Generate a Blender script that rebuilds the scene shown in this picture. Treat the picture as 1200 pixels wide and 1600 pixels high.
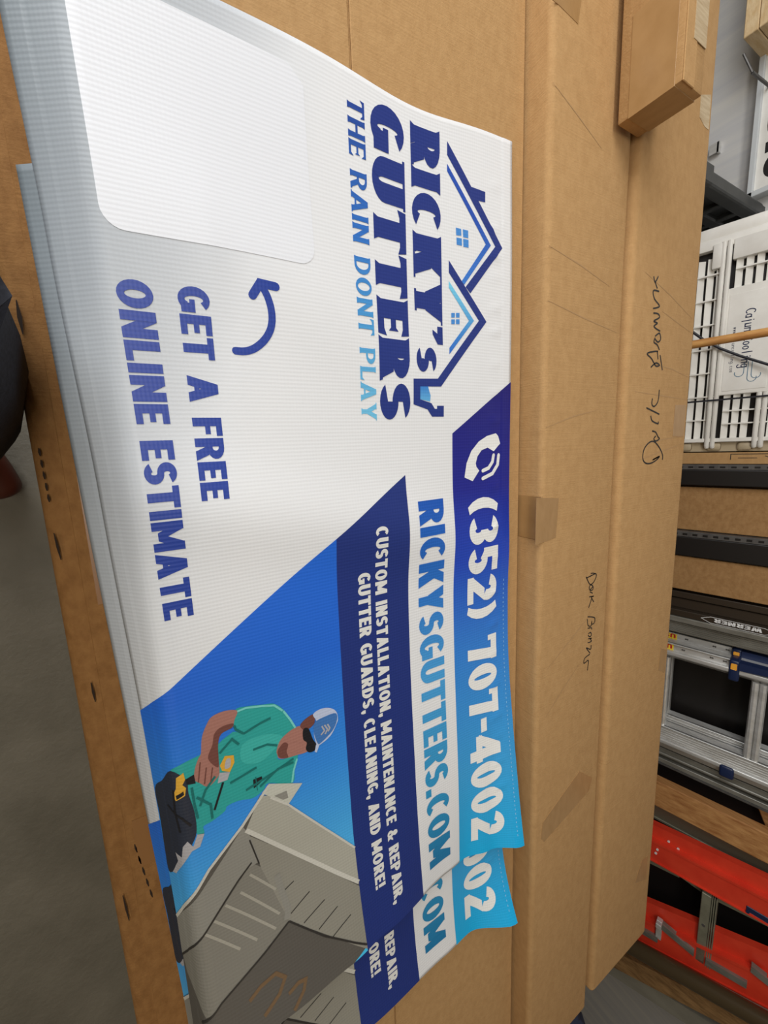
import bpy, bmesh, math, random
from mathutils import Vector, Matrix
from mathutils.geometry import tessellate_polygon
random.seed(7)
for o in list(bpy.data.objects): bpy.data.objects.remove(o)
SC = bpy.context.scene; COL = SC.collection
# ------------------------------------------------------------------ camera
cam = bpy.data.objects.new('camera', bpy.data.cameras.new('camera')); COL.objects.link(cam); SC.camera = cam
U = Vector((.985787, -.116392, .121148)); V = Vector((.040746, .865231, .499715)); F = Vector((.162983, .487676, -.857676))
cam.matrix_world = Matrix(((V.x, -U.x, -F.x, 0), (V.y, -U.y, -F.y, 0), (V.z, -U.z, -F.z, 1.4), (0, 0, 0, 1)))
cam.data.sensor_fit = 'HORIZONTAL'; cam.data.sensor_width = 36; cam.data.lens = 36*620/1200; cam.data.clip_start = .02
# ------------------------------------------------------------------ light
SC.view_settings.view_transform = 'Standard'; SC.view_settings.look = 'None'; SC.view_settings.gamma = 1
SC.view_settings.use_curve_mapping = False; SC.view_settings.exposure = -0.54
wd = bpy.data.worlds.new('world'); SC.world = wd; wd.use_nodes = True
wd.node_tree.nodes['Background'].inputs[0].default_value = (1, .84, .60, 1); wd.node_tree.nodes['Background'].inputs[1].default_value = .10
def area(name, loc, tgt, sx, sy, power, col):
    l = bpy.data.lights.new(name, 'AREA'); l.shape = 'RECTANGLE'; l.size = sx; l.size_y = sy; l.energy = power; l.color = col
    o = bpy.data.objects.new(name, l); COL.objects.link(o); o.location = loc
    o.rotation_euler = (Vector(tgt)-Vector(loc)).to_track_quat('-Z', 'Y').to_euler()
    return o
area('doorway_daylight', (-2.3, -.7, 1.95), (-.3, .6, .8), 1.9, 1.7, 88, (.96, .98, 1))
area('shop_light_tube', (-.9, .3, 3.3), (-.9, .9, 0), 2.4, .3, 3, (1, .96, .9))
area('back_shop_light', (-.7, -.35, 3.1), (-.5, 2.1, .4), 2.6, .5, 52, (1, .97, .92))
area('far_shop_light', (2.6, -.6, 3.3), (2.4, .8, 0), 2.4, .3, 4, (1, .66, .32))
area('front_fill_light', (.5, -1.9, 2.9), (.3, .0, .9), 2.0, .4, 13, (1, .86, .62))  # added fill lamp without a known fixture, brightens the front faces
# ------------------------------------------------------------------ helpers
def srgb(r, g, b):
    return tuple((c/255/12.92 if c <= 10 else ((c/255+.055)/1.055)**2.4) for c in (r, g, b))+(1,)
def mat(name, col, rough=.6, metal=0., noise=None, bump=None, var=.0, spec=.5):
    """noise=(scale tuple, second colour) mixes a second tone in; bump=(scale tuple, strength)"""
    m = bpy.data.materials.new(name); m.use_nodes = True; nt = m.node_tree; b = nt.nodes['Principled BSDF']
    b.inputs['Base Color'].default_value = col; b.inputs['Roughness'].default_value = rough; b.inputs['Metallic'].default_value = metal
    b.inputs['Specular IOR Level'].default_value = spec
    tc = nt.nodes.new('ShaderNodeTexCoord')
    def tex(scale, detail=4, rg=.6):
        mp = nt.nodes.new('ShaderNodeMapping'); mp.inputs['Scale'].default_value = scale
        nt.links.new(tc.outputs['Object'], mp.inputs['Vector'])
        n = nt.nodes.new('ShaderNodeTexNoise'); n.inputs['Scale'].default_value = 1; n.inputs['Detail'].default_value = detail; n.inputs['Roughness'].default_value = rg
        nt.links.new(mp.outputs[0], n.inputs['Vector']); return n
    if noise:
        n = tex(noise[0]); r = nt.nodes.new('ShaderNodeValToRGB')
        r.color_ramp.elements[0].position = .35; r.color_ramp.elements[1].position = .68
        r.color_ramp.elements[0].color = col; r.color_ramp.elements[1].color = noise[1]
        nt.links.new(n.outputs['Fac'], r.inputs[0]); nt.links.new(r.outputs[0], b.inputs['Base Color'])
        m['ramp'] = r.name
    if bump:
        n = tex(bump[0]); bp = nt.nodes.new('ShaderNodeBump'); bp.inputs['Strength'].default_value = bump[1]; bp.inputs['Distance'].default_value = .01
        nt.links.new(n.outputs['Fac'], bp.inputs['Height']); nt.links.new(bp.outputs[0], b.inputs['Normal'])
    return m
def obj(name, bm, m=None, parent=None, smooth=False):
    bmesh.ops.recalc_face_normals(bm, faces=bm.faces)
    me = bpy.data.meshes.new(name); bm.to_mesh(me); bm.free()
    for x in (m if isinstance(m, (list, tuple)) else [m]):
        if x: me.materials.append(x)
    if smooth:
        for p in me.polygons: p.use_smooth = True
        me.set_sharp_from_angle(angle=math.radians(35))
    o = bpy.data.objects.new(name, me); COL.objects.link(o)
    if parent: o.parent = parent
    return o
def tag(o, label=None, cat=None, group=None, kind=None):
    for k, v in (('label', label), ('category', cat), ('group', group), ('kind', kind)):
        if v: o[k] = v
    return o
def thing(name, label, cat, loc=(0, 0, 0), group=None):
    o = bpy.data.objects.new(name, None); COL.objects.link(o); o.location = loc; o.empty_display_size = .1
    return tag(o, label, cat, group)
def move(o, parent):                       # parent a world-space mesh under an Empty
    o.parent = parent; o.matrix_parent_inverse = Matrix.Translation(parent.location).inverted(); return o
def box(bm, x0, x1, y0, y1, z0, z1, bev=0., seg=2, M=None, mi=0):
    r = bmesh.ops.create_cube(bm, size=1); vs = r['verts']
    for v in vs: v.co = Vector(((x0+x1)/2+v.co.x*(x1-x0), (y0+y1)/2+v.co.y*(y1-y0), (z0+z1)/2+v.co.z*(z1-z0)))
    fs = list({f for v in vs for f in v.link_faces})
    if bev:
        es = list({e for v in vs for e in v.link_edges})
        rb = bmesh.ops.bevel(bm, geom=es, offset=bev, segments=seg, profile=.5, affect='EDGES')
        vs = list({v for f in rb['faces'] for v in f.verts} | {v for v in vs if v.is_valid})
        fs = list({f for v in vs for f in v.link_faces})
    for f in fs: f.material_index = mi
    if M:
        for v in vs: v.co = M(v.co) if callable(M) else M @ v.co
    return vs
def tube(bm, pts, r, n=12, M=None, caps=True):
    pts = [Vector(p) for p in pts]; rings = []
    for i, p in enumerate(pts):
        d = (pts[min(i+1, len(pts)-1)]-pts[max(i-1, 0)]).normalized()
        a = d.orthogonal().normalized() if i == 0 else (a-d*a.dot(d)).normalized()
        b = d.cross(a); rr = r[i] if isinstance(r, (list, tuple)) else r
        rings.append([bm.verts.new((M(p+rr*(math.cos(2*math.pi*k/n)*a+math.sin(2*math.pi*k/n)*b))) if M else p+rr*(math.cos(2*math.pi*k/n)*a+math.sin(2*math.pi*k/n)*b)) for k in range(n)])
    for A, B in zip(rings, rings[1:]):
        for k in range(n): bm.faces.new((A[k], A[(k+1) % n], B[(k+1) % n], B[k]))
    if caps:
        bm.faces.new(rings[0][::-1]); bm.faces.new(rings[-1])
def extrude_poly(bm, pts, f0, f1):         # prism between two maps of the same 2D outline
    a = [bm.verts.new(f0(p)) for p in pts]; b = [bm.verts.new(f1(p)) for p in pts]
    bm.faces.new(a[::-1]); bm.faces.new(b); n = len(pts)
    for i in range(n): bm.faces.new((a[i], a[(i+1) % n], b[(i+1) % n], b[i]))
def N(): return bmesh.new()
# ------------------------------------------------------------------ strokes and lettering (2D polygons)
def stroke(pts, th, closed=False, round_ends=0):
    """a polyline of given thickness as a list of quads with mitred joints"""
    P = [Vector(p).to_2d() for p in pts]
    if closed: P = P+[P[0]]
    n = len(P); L = []; R = []
    for i, p in enumerate(P):
        a = (P[i]-P[i-1]).normalized() if i > 0 else ((P[-1]-P[-2]).normalized() if closed else (P[1]-P[0]).normalized())
        b = (P[i+1]-P[i]).normalized() if i < n-1 else ((P[1]-P[0]).normalized() if closed else a)
        t = (a+b); t = t.normalized() if t.length > 1e-6 else a
        nn = Vector((-t.y, t.x)); c = max(.45, nn.dot(Vector((-a.y, a.x))))
        h = (th[i] if isinstance(th, (list, tuple)) else th)/2/c
        L.append(p+nn*h); R.append(p-nn*h)
    q = [[tuple(R[i]), tuple(R[i+1]), tuple(L[i+1]), tuple(L[i])] for i in range(n-1)]
    if round_ends:
        for e in (P[0], P[-1]): q.append([(e.x+th/2*math.cos(k*math.pi/6), e.y+th/2*math.sin(k*math.pi/6)) for k in range(12)])
    return q
def ring(cx, cy, rx, ry, a0, a1, tv, th, n=None):
    n = n or max(4, int(abs(a1-a0)/15)); q = []
    f = lambda a, X, Y: (cx+X*math.cos(math.radians(a)), cy+Y*math.sin(math.radians(a)))
    for i in range(n):
        a = a0+(a1-a0)*i/n; b = a0+(a1-a0)*(i+1)/n
        q.append([f(a, rx, ry), f(b, rx, ry), f(b, rx-tv, ry-th), f(a, rx-tv, ry-th)])
    return q
def rounded(P, k=4):                        # closed smooth outline through the given points
    out = []; n = len(P)
    for i in range(n):
        p0, p1, p2, p3 = P[i-1], P[i], P[(i+1) % n], P[(i+2) % n]
        for j in range(k):
            t = j/k; out.append(tuple(.5*((2*p1[c])+(-p0[c]+p2[c])*t+(2*p0[c]-5*p1[c]+4*p2[c]-p3[c])*t*t+(-p0[c]+3*p1[c]-3*p2[c]+p3[c])*t**3) for c in (0, 1)))
    return out
def rect(x0, x1, y0, y1): return [(x0, y0), (x1, y0), (x1, y1), (x0, y1)]
def leg(x0, y0, x1, y1, p): return [(x0-p/2, y0), (x0+p/2, y0), (x1+p/2, y1), (x1-p/2, y1)]
def glyph(c, tv, th, serif=0):
    """returns (width, polygons) for a cap height of 1"""
    q = []; s = serif
    def Vs(x, y0=0, y1=1):
        q.append(rect(x, x+tv, y0, y1))
        if s:
            if y0 == 0: q.append([(x-s, 0), (x+tv+s, 0), (x+tv, .13), (x, .13)])
            if y1 == 1: q.append([(x, .87), (x+tv, .87), (x+tv+s, 1), (x-s, 1)])
    def arm(x, y0, x0):                    # end flare of a horizontal arm
        if s: q.append([(x-.07, y0), (x, y0-.07 if y0 > .3 else y0), (x+.02, y0+th+(.07 if y0 < .3 else 0)), (x-.07, y0+th)])
    w = .66
    if c == ' ': return .34, q
    if c in 'O0':
        w = .74 if c == 'O' else .62; q += ring(w/2, .5, w/2, .5, 0, 360, tv, th)
    elif c == 'C': w = .66; q += ring(w/2+.02, .5, w/2+.02, .5, 48, 312, tv, th)
    elif c == 'G':
        w = .72; q += ring(w/2, .5, w/2, .5, 45, 318, tv, th); q.append(rect(w-tv, w, .08, .52)); q.append(rect(w*.5, w, .52-th*.8, .52))
    elif c == 'D': w = .70; Vs(0); q += ring(w*.42, .5, w*.58, .5, -90, 90, tv, th, 10); q += [rect(0, w*.42, 0, th), rect(0, w*.42, 1-th, 1)]
    elif c in 'RP':
        w = .66; Vs(0); q += ring(w*.45, .70, w*.53, .30, -90, 90, tv, th*.92, 9); q += [rect(0, w*.46, 1-th*.92, 1), rect(0, w*.46, .4, .4+th*.92)]
        if c == 'R': q.append(leg(w-tv*.48, 0, w*.56, .45, tv*1.1)); 
        if c == 'R' and s: q.append([(w-tv*1.03, 0), (w+s, 0), (w+.02, .1), (w-tv*.9, .1)])
    elif c == 'A':
        w = .78; p = tv*1.08; q += [leg(p/2, 0, w/2, 1, p), leg(w-p/2, 0, w/2, 1, p), rect(w*.28, w*.72, .2, .2+th*.8)]
        if s: q += [rect(-s, p+s, 0, .06), rect(w-p-s, w+s, 0, .06)]
    elif c == 'Y':
        w = .72; p = tv*1.1; q += [rect(w/2-tv/2, w/2+tv/2, 0, .48), leg(w/2, .38, p/2, 1, p), leg(w/2, .38, w-p/2, 1, p)]
        if s: q += [rect(w/2-tv/2-s, w/2+tv/2+s, 0, .07), rect(-s, p+s, .94, 1), rect(w-p-s, w+s, .94, 1)]
    elif c == 'K':
        w = .72; Vs(0); p = tv*1.15; q += [leg(w-p/2, 0, tv*.9+p*.35, .62, p), leg(tv*.9, .38, w-p/2-.02, 1, p)]
        if s: q += [rect(w-p-s, w+s, 0, .06), rect(w-p-s, w+s, .94, 1)]
    elif c == 'M': w = .90; Vs(0); Vs(w-tv); p = tv*.95; q += [leg(w/2, .18, p/2, 1, p), leg(w/2, .18, w-p/2, 1, p)]
    elif c == 'N': w = .72; Vs(0); Vs(w-tv); q.append(leg(w-tv*.52, 0, tv*.52, 1, tv*1.04))
    elif c == 'S':
        w = .62; ry = (1+th)/4
        q += ring(w/2, 1-ry, w/2, ry, 25, 275, tv, th); q += ring(w/2, ry, w/2, ry, 95, -155, tv, th)
    elif c == 'U':
        w = .70; q += ring(w/2, .36, w/2, .36, 180, 360, tv, th); q += [rect(0, tv, .36, 1), rect(w-tv, w, .36, 1)]
        if s: q += [rect(-s, tv+s, .93, 1), rect(w-tv-s, w+s, .93, 1)]
    elif c == 'T':
        w = .64; q.append(rect(0, w, 1-th, 1)); Vs(w/2-tv/2, 0, .99)
        if s: q += [[(0, 1), (-.03, .74), (.09, 1-th)], [(w, 1), (w-.09, 1-th), (w+.03, .74)]]
    elif c == 'L':
        w = .54; Vs(0); q.append(rect(0, w, 0, th))
        if s: q.append([(w, 0), (w+.03, .26), (w-.09, th)])
    elif c in 'EF':
        w = .56; Vs(0); q += [rect(0, w, 1-th, 1), rect(0, w*.9, .5-th*.42, .5+th*.42)]
        if c == 'E': q.append(rect(0, w, 0, th))
        if s: q += [[(w, 1), (w-.09, 1-th), (w+.02, .74)], [(w, 0), (w+.03, .27), (w-.09, th)], [(w*.9-.06, .5+th*.4), (w*.9, .66), (w*.9, .34), (w*.9-.06, .5-th*.4)]]
    elif c == 'I': w = tv; Vs(0)
    elif c == 'H': w = .70; Vs(0); Vs(w-tv); q.append(rect(0, w, .5-th/2, .5+th/2))
    elif c == 'W': w = 1.0; p = tv*.9; q += [leg(w*.28, 0, p/2, 1, p), leg(w*.28, 0, w/2, 1, p), leg(w*.72, 0, w/2, 1, p), leg(w*.72, 0, w-p/2, 1, p)]
    elif c == 'B': w = .64; Vs(0); q += ring(w*.45, .73, w*.5, .27, -90, 90, tv, th, 8); q += ring(w*.45, .28, w*.55, .28, -90, 90, tv, th, 8); q += [rect(0, w*.46, 0, th), rect(0, w*.46, 1-th, 1), rect(0, w*.46, .47, .55)]
    elif c == '&':
        w = .74; q += ring(w*.42, .75, w*.27, .25, 0, 360, tv*.75, th*.75); q += ring(w*.4, .29, w*.4, .29, 60, 330, tv*.85, th*.8); q.append(leg(w-tv*.5, 0, w*.3, .72, tv)); q.append(leg(w*.62, .12, w-.02, .5, tv*.7))
    elif c == '2': w = .62; q += ring(w/2, .70, w/2, .30, -35, 165, tv, th); q.append(leg(tv*.55, th*.8, w-tv*.62, .58, tv*1.15)); q.append(rect(0, w, 0, th))
    elif c == '3': w = .62; q += ring(w/2, .72, w/2, .28, -90, 155, tv, th); q += ring(w/2, .30, w/2, .30, 90, -155, tv, th)
    elif c == '4': w = .68; q += [rect(w*.52, w*.52+tv, 0, 1), rect(0, w, .2, .2+th), leg(tv*.4, .3, w*.52+tv*.4, .98, tv)]
    elif c == '5': w = .62; q += [rect(.04, w-.02, 1-th, 1), rect(.04, .04+tv*.9, .5, 1)]; q += ring(w/2, .32, w/2, .32, 140, -155, tv, th)
    elif c == '7': w = .60; q += [rect(0, w, 1-th, 1), leg(w*.56, 0, w-tv*.5, .95, tv), rect(0, tv*.5, .70, 1)]
    elif c == '-': w = .34; q.append(rect(0, w, .38, .38+th))
    elif c == '(': w = .34; q += ring(.62, .5, .62, .72, 135, 225, tv*.9, th*.3)
    elif c == ')': w = .34; q += ring(-.28, .5, .62, .72, 45, -45, tv*.9, th*.3)
    elif c == '.': w = tv*.95; q.append(rect(0, w, 0, th*1.15))
    elif c == ',': w = tv*.95; q.append([(0, 0), (w*.3, -.16), (w*.75, -.16), (w, .02), (w, th*1.1), (0, th*1.1)])
    elif c == '!': w = tv; q += [[(0, 1), (w*.12, .32), (w*.88, .32), (w, 1)], rect(0, w, 0, th)]
    elif c == "'": w = tv*1.1; q += [[(0, 1), (w, 1), (w, .8), (w*.45, .62), (w*.2, .62), (w*.4, .8), (0, .8)]]
    else: w = .5
    return w, q
def lettering(txt, x0, x1, y0, y1, cap0, cap1=None, tv=.26, th=.21, gap=.09, serif=0, small=None):
    """lay txt along a baseline from (x0,y0) to (x1,y1), stretched to fit; returns polygons"""
    W = 0; lay = []
    for i, c in enumerate(txt):
        sc = small.get(i, 1) if small else 1
        w, q = glyph(c, tv/ (sc**.4), th/(sc**.4), serif); lay.append((W, q, sc)); W += w*sc+gap
    W -= gap; out = []; cap1 = cap1 or cap0
    for X, q, sc in lay:
        for poly in q:
            P = []
            for (a, b) in poly:
                f = (X+a*sc)/W; P.append((x0+(x1-x0)*f, y0+(y1-y0)*f+(b*sc)*(cap0+(cap1-cap0)*f)))
            out.append(P)
    return out
# ------------------------------------------------------------------ print outlines, in metres on the banner (s along, t up) or on the cartons (x, y)
D = {
 'roof1': [(0.0301,0.4864),(0.1552,0.5928),(0.2303,0.526),(0.2223,0.5168),(0.1555,0.5777),(0.0484,0.486)],
 'chimney': [(0.0794,0.5258),(0.0816,0.5275),(0.0828,0.5577),(0.0972,0.5575),(0.098,0.5412),(0.0925,0.532)],
 'rafter1': [(0.0603,0.4857),(0.1555,0.5683),(0.2195,0.5142),(0.2151,0.5093),(0.1558,0.5579),(0.07,0.4855)],
 'win10': [(0.1429,0.4997),(0.143,0.5096),(0.1521,0.5098),(0.1532,0.5001)],
 'win11': [(0.1428,0.5128),(0.1428,0.5231),(0.1533,0.5231),(0.1535,0.5132)],
 'win12': [(0.1562,0.5005),(0.1559,0.5106),(0.1658,0.5108),(0.1659,0.5007)],
 'win13': [(0.1558,0.5132),(0.1555,0.5235),(0.1664,0.5236),(0.1666,0.5134)],
 'roof2': [(0.1896,0.4855),(0.2678,0.5589),(0.3696,0.4657),(0.3708,0.4272),(0.3891,0.4268),(0.3942,0.4471),(0.4023,0.4532),(0.4023,0.4574),(0.3978,0.4575),(0.3976,0.4704),(0.4137,0.4702),(0.4137,0.4479),(0.4033,0.4397),(0.3964,0.4149),(0.3604,0.4156),(0.3583,0.46),(0.2678,0.5431),(0.2065,0.4851)],
 'rafter2': [(0.2182,0.4848),(0.2688,0.5331),(0.3219,0.4834),(0.3125,0.4837),(0.2699,0.5229),(0.2274,0.4846)],
 'win20': [(0.2623,0.4885),(0.2615,0.4954),(0.2682,0.4952),(0.2689,0.4884)],
 'win21': [(0.2613,0.4975),(0.2605,0.5044),(0.2673,0.5043),(0.268,0.4974)],
 'win22': [(0.2715,0.4883),(0.2708,0.4952),(0.2775,0.495),(0.2782,0.4882)],
 'win23': [(0.2705,0.4973),(0.2698,0.5043),(0.2766,0.5042),(0.2773,0.4972)],
 'water': [(0.3708,0.4272),(0.3703,0.4413),(0.3758,0.4429),(0.383,0.4456),(0.3919,0.4446),(0.389,0.4268)],
 'arrow': [(0.341,0.1722),(0.3408,0.1824),(0.3368,0.1938),(0.3272,0.2058),(0.3154,0.2139),(0.3034,0.2171),(0.2905,0.2167),(0.2781,0.2133),(0.2663,0.2069)],
 'arrowhead': [(0.2797,0.1968),(0.2659,0.2063),(0.2672,0.2242)],
 'handset': [(0.4409,0.5808),(0.4455,0.5862),(0.4581,0.5912),(0.4705,0.5754),(0.4639,0.5621),(0.4678,0.5483),(0.4774,0.5394),(0.4883,0.5358),(0.4939,0.5371),(0.501,0.5434),(0.5173,0.529),(0.5099,0.5114),(0.4871,0.5159),(0.468,0.526),(0.4533,0.5422),(0.4449,0.5604)],
 'ring1': [(0.4769,0.5757),(0.4881,0.5734),(0.4979,0.5647),(0.5016,0.5517)],
 'ring2': [(0.4774,0.5876),(0.4934,0.5856),(0.5077,0.5736),(0.5145,0.5517)],
 'shirt': [(0.775,0.1238),(0.7753,0.1376),(0.7806,0.1583),(0.7856,0.1749),(0.7979,0.1864),(0.8146,0.1952),(0.8321,0.2016),(0.8476,0.2029),(0.8485,0.1796),(0.8659,0.1729),(0.8718,0.1801),(0.8748,0.202),(0.8885,0.1955),(0.914,0.1907),(0.898,0.1574),(0.9049,0.1492),(0.9095,0.134),(0.9041,0.1154),(0.9043,0.1001),(0.9101,0.096),(0.9158,0.0795),(0.9175,0.0681),(0.9266,0.0681),(0.9316,0.0631),(0.9215,0.0588),(0.8939,0.0599),(0.8612,0.0551),(0.8484,0.0545),(0.8327,0.0415),(0.8266,0.0388),(0.8209,0.0536),(0.8185,0.0729),(0.8162,0.0817),(0.8107,0.0977),(0.8035,0.1164),(0.8102,0.1295),(0.7947,0.1196)],
 'skygap': [(0.8005,0.1032),(0.7986,0.118),(0.8026,0.1192),(0.8094,0.1034),(0.8124,0.0986)],
 'arm': [(0.7766,0.126),(0.7712,0.1108),(0.7726,0.0953),(0.7795,0.088),(0.7956,0.0797),(0.8163,0.0763),(0.822,0.0725),(0.8343,0.0668),(0.8483,0.0647),(0.8562,0.0707),(0.8656,0.0795),(0.8605,0.0901),(0.8527,0.0954),(0.8328,0.0964),(0.8133,0.0978),(0.8005,0.1032),(0.7974,0.117),(0.7879,0.1214)],
 'finger0': [(0.8277,0.074),(0.854,0.0688)],
 'finger1': [(0.8381,0.0804),(0.8599,0.0757)],
 'finger2': [(0.8415,0.0877),(0.8611,0.0833)],
 'fold0': [(0.8119,0.1305),(0.8059,0.1536),(0.804,0.1684)],
 'fold1': [(0.8935,0.126),(0.8862,0.161),(0.8772,0.1952)],
 'fold2': [(0.8733,0.0644),(0.8914,0.0799),(0.9121,0.0799)],
 'fold3': [(0.8261,0.0983),(0.8132,0.1154),(0.8243,0.1235)],
 'pants': [(0.8617,0.0029),(0.8448,0.0213),(0.8279,0.0386),(0.8437,0.0551),(0.864,0.0558),(0.8939,0.0599),(0.9215,0.0588),(0.9377,0.0503),(0.9644,0.0343),(0.9779,0.0186),(0.9886,0.0017),(0.9563,0.0008),(0.9019,0.0028)],
 'hemcloth': [(0.9288,0.047),(0.9388,0.0528),(0.9245,0.0595),(0.9278,0.068),(0.9432,0.0607),(0.9443,0.0506),(0.9658,0.0341),(0.983,0.0193),(0.9842,0.0114),(0.9606,0.028),(0.9486,0.0251),(0.9519,0.0365),(0.9358,0.0403)],
 'face': [(0.8537,0.1728),(0.8407,0.1802),(0.8323,0.1989),(0.8349,0.2118),(0.8601,0.226),(0.8721,0.2278),(0.8759,0.2139),(0.8742,0.2007),(0.8722,0.1852),(0.8683,0.1753),(0.8618,0.1728)],
 'hair': [(0.831,0.209),(0.8242,0.2193),(0.823,0.2302),(0.8356,0.2306),(0.8418,0.222),(0.8399,0.2128)],
 'beard': [(0.8544,0.1745),(0.8475,0.1835),(0.8528,0.1894),(0.8622,0.1861),(0.8717,0.1878),(0.8689,0.1778),(0.8627,0.1737)],
 'glasses': [(0.8394,0.2128),(0.8413,0.2207),(0.8601,0.226),(0.8705,0.2307),(0.8781,0.2287),(0.8782,0.2191),(0.8705,0.2143),(0.8616,0.2164),(0.8541,0.2116)],
 'cap': [(0.8225,0.2289),(0.8185,0.24),(0.8215,0.2537),(0.8307,0.2643),(0.8431,0.2669),(0.8506,0.2644),(0.866,0.2533),(0.8736,0.2346),(0.8705,0.2307),(0.8499,0.2281),(0.8353,0.2333)],
 'cappanel': [(0.8356,0.2306),(0.8325,0.2473),(0.8338,0.2636),(0.8452,0.2651),(0.8594,0.2566),(0.8707,0.2376),(0.8684,0.2322),(0.8499,0.2281)],
 'brim': [(0.8703,0.2301),(0.8735,0.2348),(0.883,0.2302),(0.8808,0.2271)],
 'capmark0': [(0.8453,0.2408),(0.8538,0.2444),(0.8584,0.2385)],
 'capmark1': [(0.8451,0.245),(0.8535,0.2492),(0.8596,0.2448)],
 'capmark2': [(0.8456,0.2497),(0.853,0.2529),(0.8574,0.2497)],
 'drill': [(0.8326,0.1043),(0.8362,0.1154),(0.8466,0.1154),(0.8576,0.1085),(0.8518,0.0989),(0.8432,0.0969)],
 'drillin': [(0.8382,0.1055),(0.8394,0.1109),(0.8502,0.1093),(0.8497,0.1025)],
 'drillgrey': [(0.8527,0.0954),(0.8576,0.1085),(0.8672,0.1041),(0.8664,0.0917)],
 'battery': [(0.8378,0.0442),(0.833,0.0532),(0.8432,0.0541),(0.8491,0.0502),(0.8543,0.0538),(0.8645,0.0516),(0.8698,0.0398),(0.8625,0.037),(0.8524,0.0422)],
 'batteryin': [(0.8623,0.0409),(0.8578,0.0503),(0.8629,0.0507),(0.8677,0.0413)],
 'drillbody': [(0.8432,0.0541),(0.8409,0.0649),(0.8538,0.0656),(0.8512,0.0552)],
 'bit': [(0.8682,0.0983),(0.9016,0.0837)],
 'chest': [(0.8827,0.1367),(0.8831,0.1489),(0.8901,0.1494),(0.896,0.1366)],
 'chestline': [(0.8805,0.1405),(0.9009,0.141)],
 'armshade': [(0.8271,0.0838),(0.8104,0.0911),(0.797,0.0947),(0.791,0.1042),(0.7918,0.1187),(0.7974,0.117),(0.8005,0.1032),(0.8133,0.0978),(0.8328,0.0964),(0.8445,0.0941)],
 'cheek': [(0.8528,0.1894),(0.8537,0.2011),(0.8615,0.2097),(0.8696,0.2091),(0.8702,0.201),(0.866,0.1914)],
 'shirtlight': [(0.8263,0.128),(0.8235,0.152),(0.8289,0.1712),(0.8392,0.1829),(0.8506,0.1718),(0.8616,0.1485),(0.8511,0.1255)],
 'shl0': [(0.7776,0.1259),(0.777,0.1374),(0.7823,0.1582),(0.7876,0.1748),(0.7997,0.1857)],
 'shl1': [(0.8006,0.1867),(0.8174,0.1955),(0.8321,0.2016)],
 'shl2': [(0.8795,0.2003),(0.8959,0.1936),(0.9123,0.19)],
 'fold4': [(0.8874,0.0671),(0.8689,0.0758),(0.8551,0.0895)],
 'fold5': [(0.8397,0.1409),(0.8402,0.1603),(0.8475,0.1741)],
 'fold6': [(0.8737,0.1069),(0.8671,0.1431)],
 'fold7': [(0.8574,0.0602),(0.8817,0.0608),(0.903,0.0627)],
 'fold8': [(0.7954,0.1199),(0.8018,0.1216),(0.8114,0.1306)],
 'fold9': [(0.8974,0.145),(0.8829,0.1714),(0.8826,0.1947)],
 'pleat0': [(0.879,0.0242),(0.8952,0.0445),(0.9085,0.0538)],
 'pleat1': [(0.8549,0.0382),(0.8853,0.0361),(0.9153,0.0394)],
 'gutbase': [(0.9103,0.1438),(0.9174,0.1581),(1.0645,0.2763),(1.1021,0.2749),(1.2173,0.2696),(1.2206,0.2689),(1.2323,0.237),(1.2302,0.1471),(1.248,0.1123),(1.2589,0.0416),(1.2701,-0.0392),(1.1206,0.0002),(1.1146,0.001),(1.0591,0.0022),(0.9814,0.0675),(0.9451,0.1171)],
 'guttop': [(0.8985,0.1573),(0.9202,0.2048),(0.943,0.1815),(0.9076,0.1465)],
 'guttopd': [(0.9198,0.1629),(0.9204,0.1809),(0.9323,0.1825),(0.9317,0.1747)],
 'gutright': [(0.9103,0.1438),(0.9174,0.1581),(1.0645,0.2763),(1.1018,0.2743),(1.1004,0.272),(1.0753,0.2412),(0.9521,0.12),(0.9451,0.1171)],
 'gutleft': [(0.9103,0.1438),(0.9451,0.1171),(0.9565,0.1232),(1.0069,0.1342),(1.009,0.114),(1.0023,0.1227),(1.1146,0.001),(1.0591,0.0022),(0.9719,0.0902),(0.9445,0.1159)],
 'gutedge': [(0.9508,0.1201),(0.9859,0.1515),(1.0258,0.1872),(1.0826,0.2403),(1.1211,0.2749)],
 'gutlip': [(0.9006,0.1571),(0.942,0.1162),(0.9814,0.0675),(1.0575,0.0026)],
 'guttopedge': [(0.92,0.1578),(0.943,0.1815),(1.0063,0.2308),(1.0653,0.2762)],
 'gutseam': [(0.9675,0.1233),(1.0102,0.1326)],
 'soffl': [(1.0031,0.1226),(1.0335,0.149),(1.1134,0.1639),(1.1764,0.0391),(1.1358,0.0067),(1.1153,0.0021)],
 'soffr': [(1.028,0.1496),(1.1429,0.2723),(1.2182,0.2657),(1.1134,0.1639)],
 'shline': [(1.0023,0.1227),(1.0182,0.1028),(1.1146,0.001)],
 'wallline': [(1.1134,0.1639),(1.1346,0.1247),(1.1636,0.0611),(1.1868,0.0294)],
 'wallline2': [(1.1134,0.1639),(1.1641,0.2127),(1.2181,0.2647)],
 'elbow': [(1.0398,0.1551),(1.0706,0.1598),(1.0954,0.165),(1.1095,0.1616)],
 'rib0': [(1.0368,0.1033),(1.0961,0.1522)],
 'rib1': [(1.0435,0.0821),(1.1126,0.1443)],
 'rib2': [(1.0565,0.0656),(1.1126,0.1172)],
 'rib3': [(1.0668,0.052),(1.1118,0.0937)],
 'rib4': [(1.0187,0.1184),(1.0602,0.1513)],
 'slat0': [(1.0626,0.1779),(1.0682,0.1629)],
 'slat1': [(1.0903,0.1992),(1.1051,0.1679)],
 'slat2': [(1.1151,0.2202),(1.1285,0.1849)],
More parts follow.
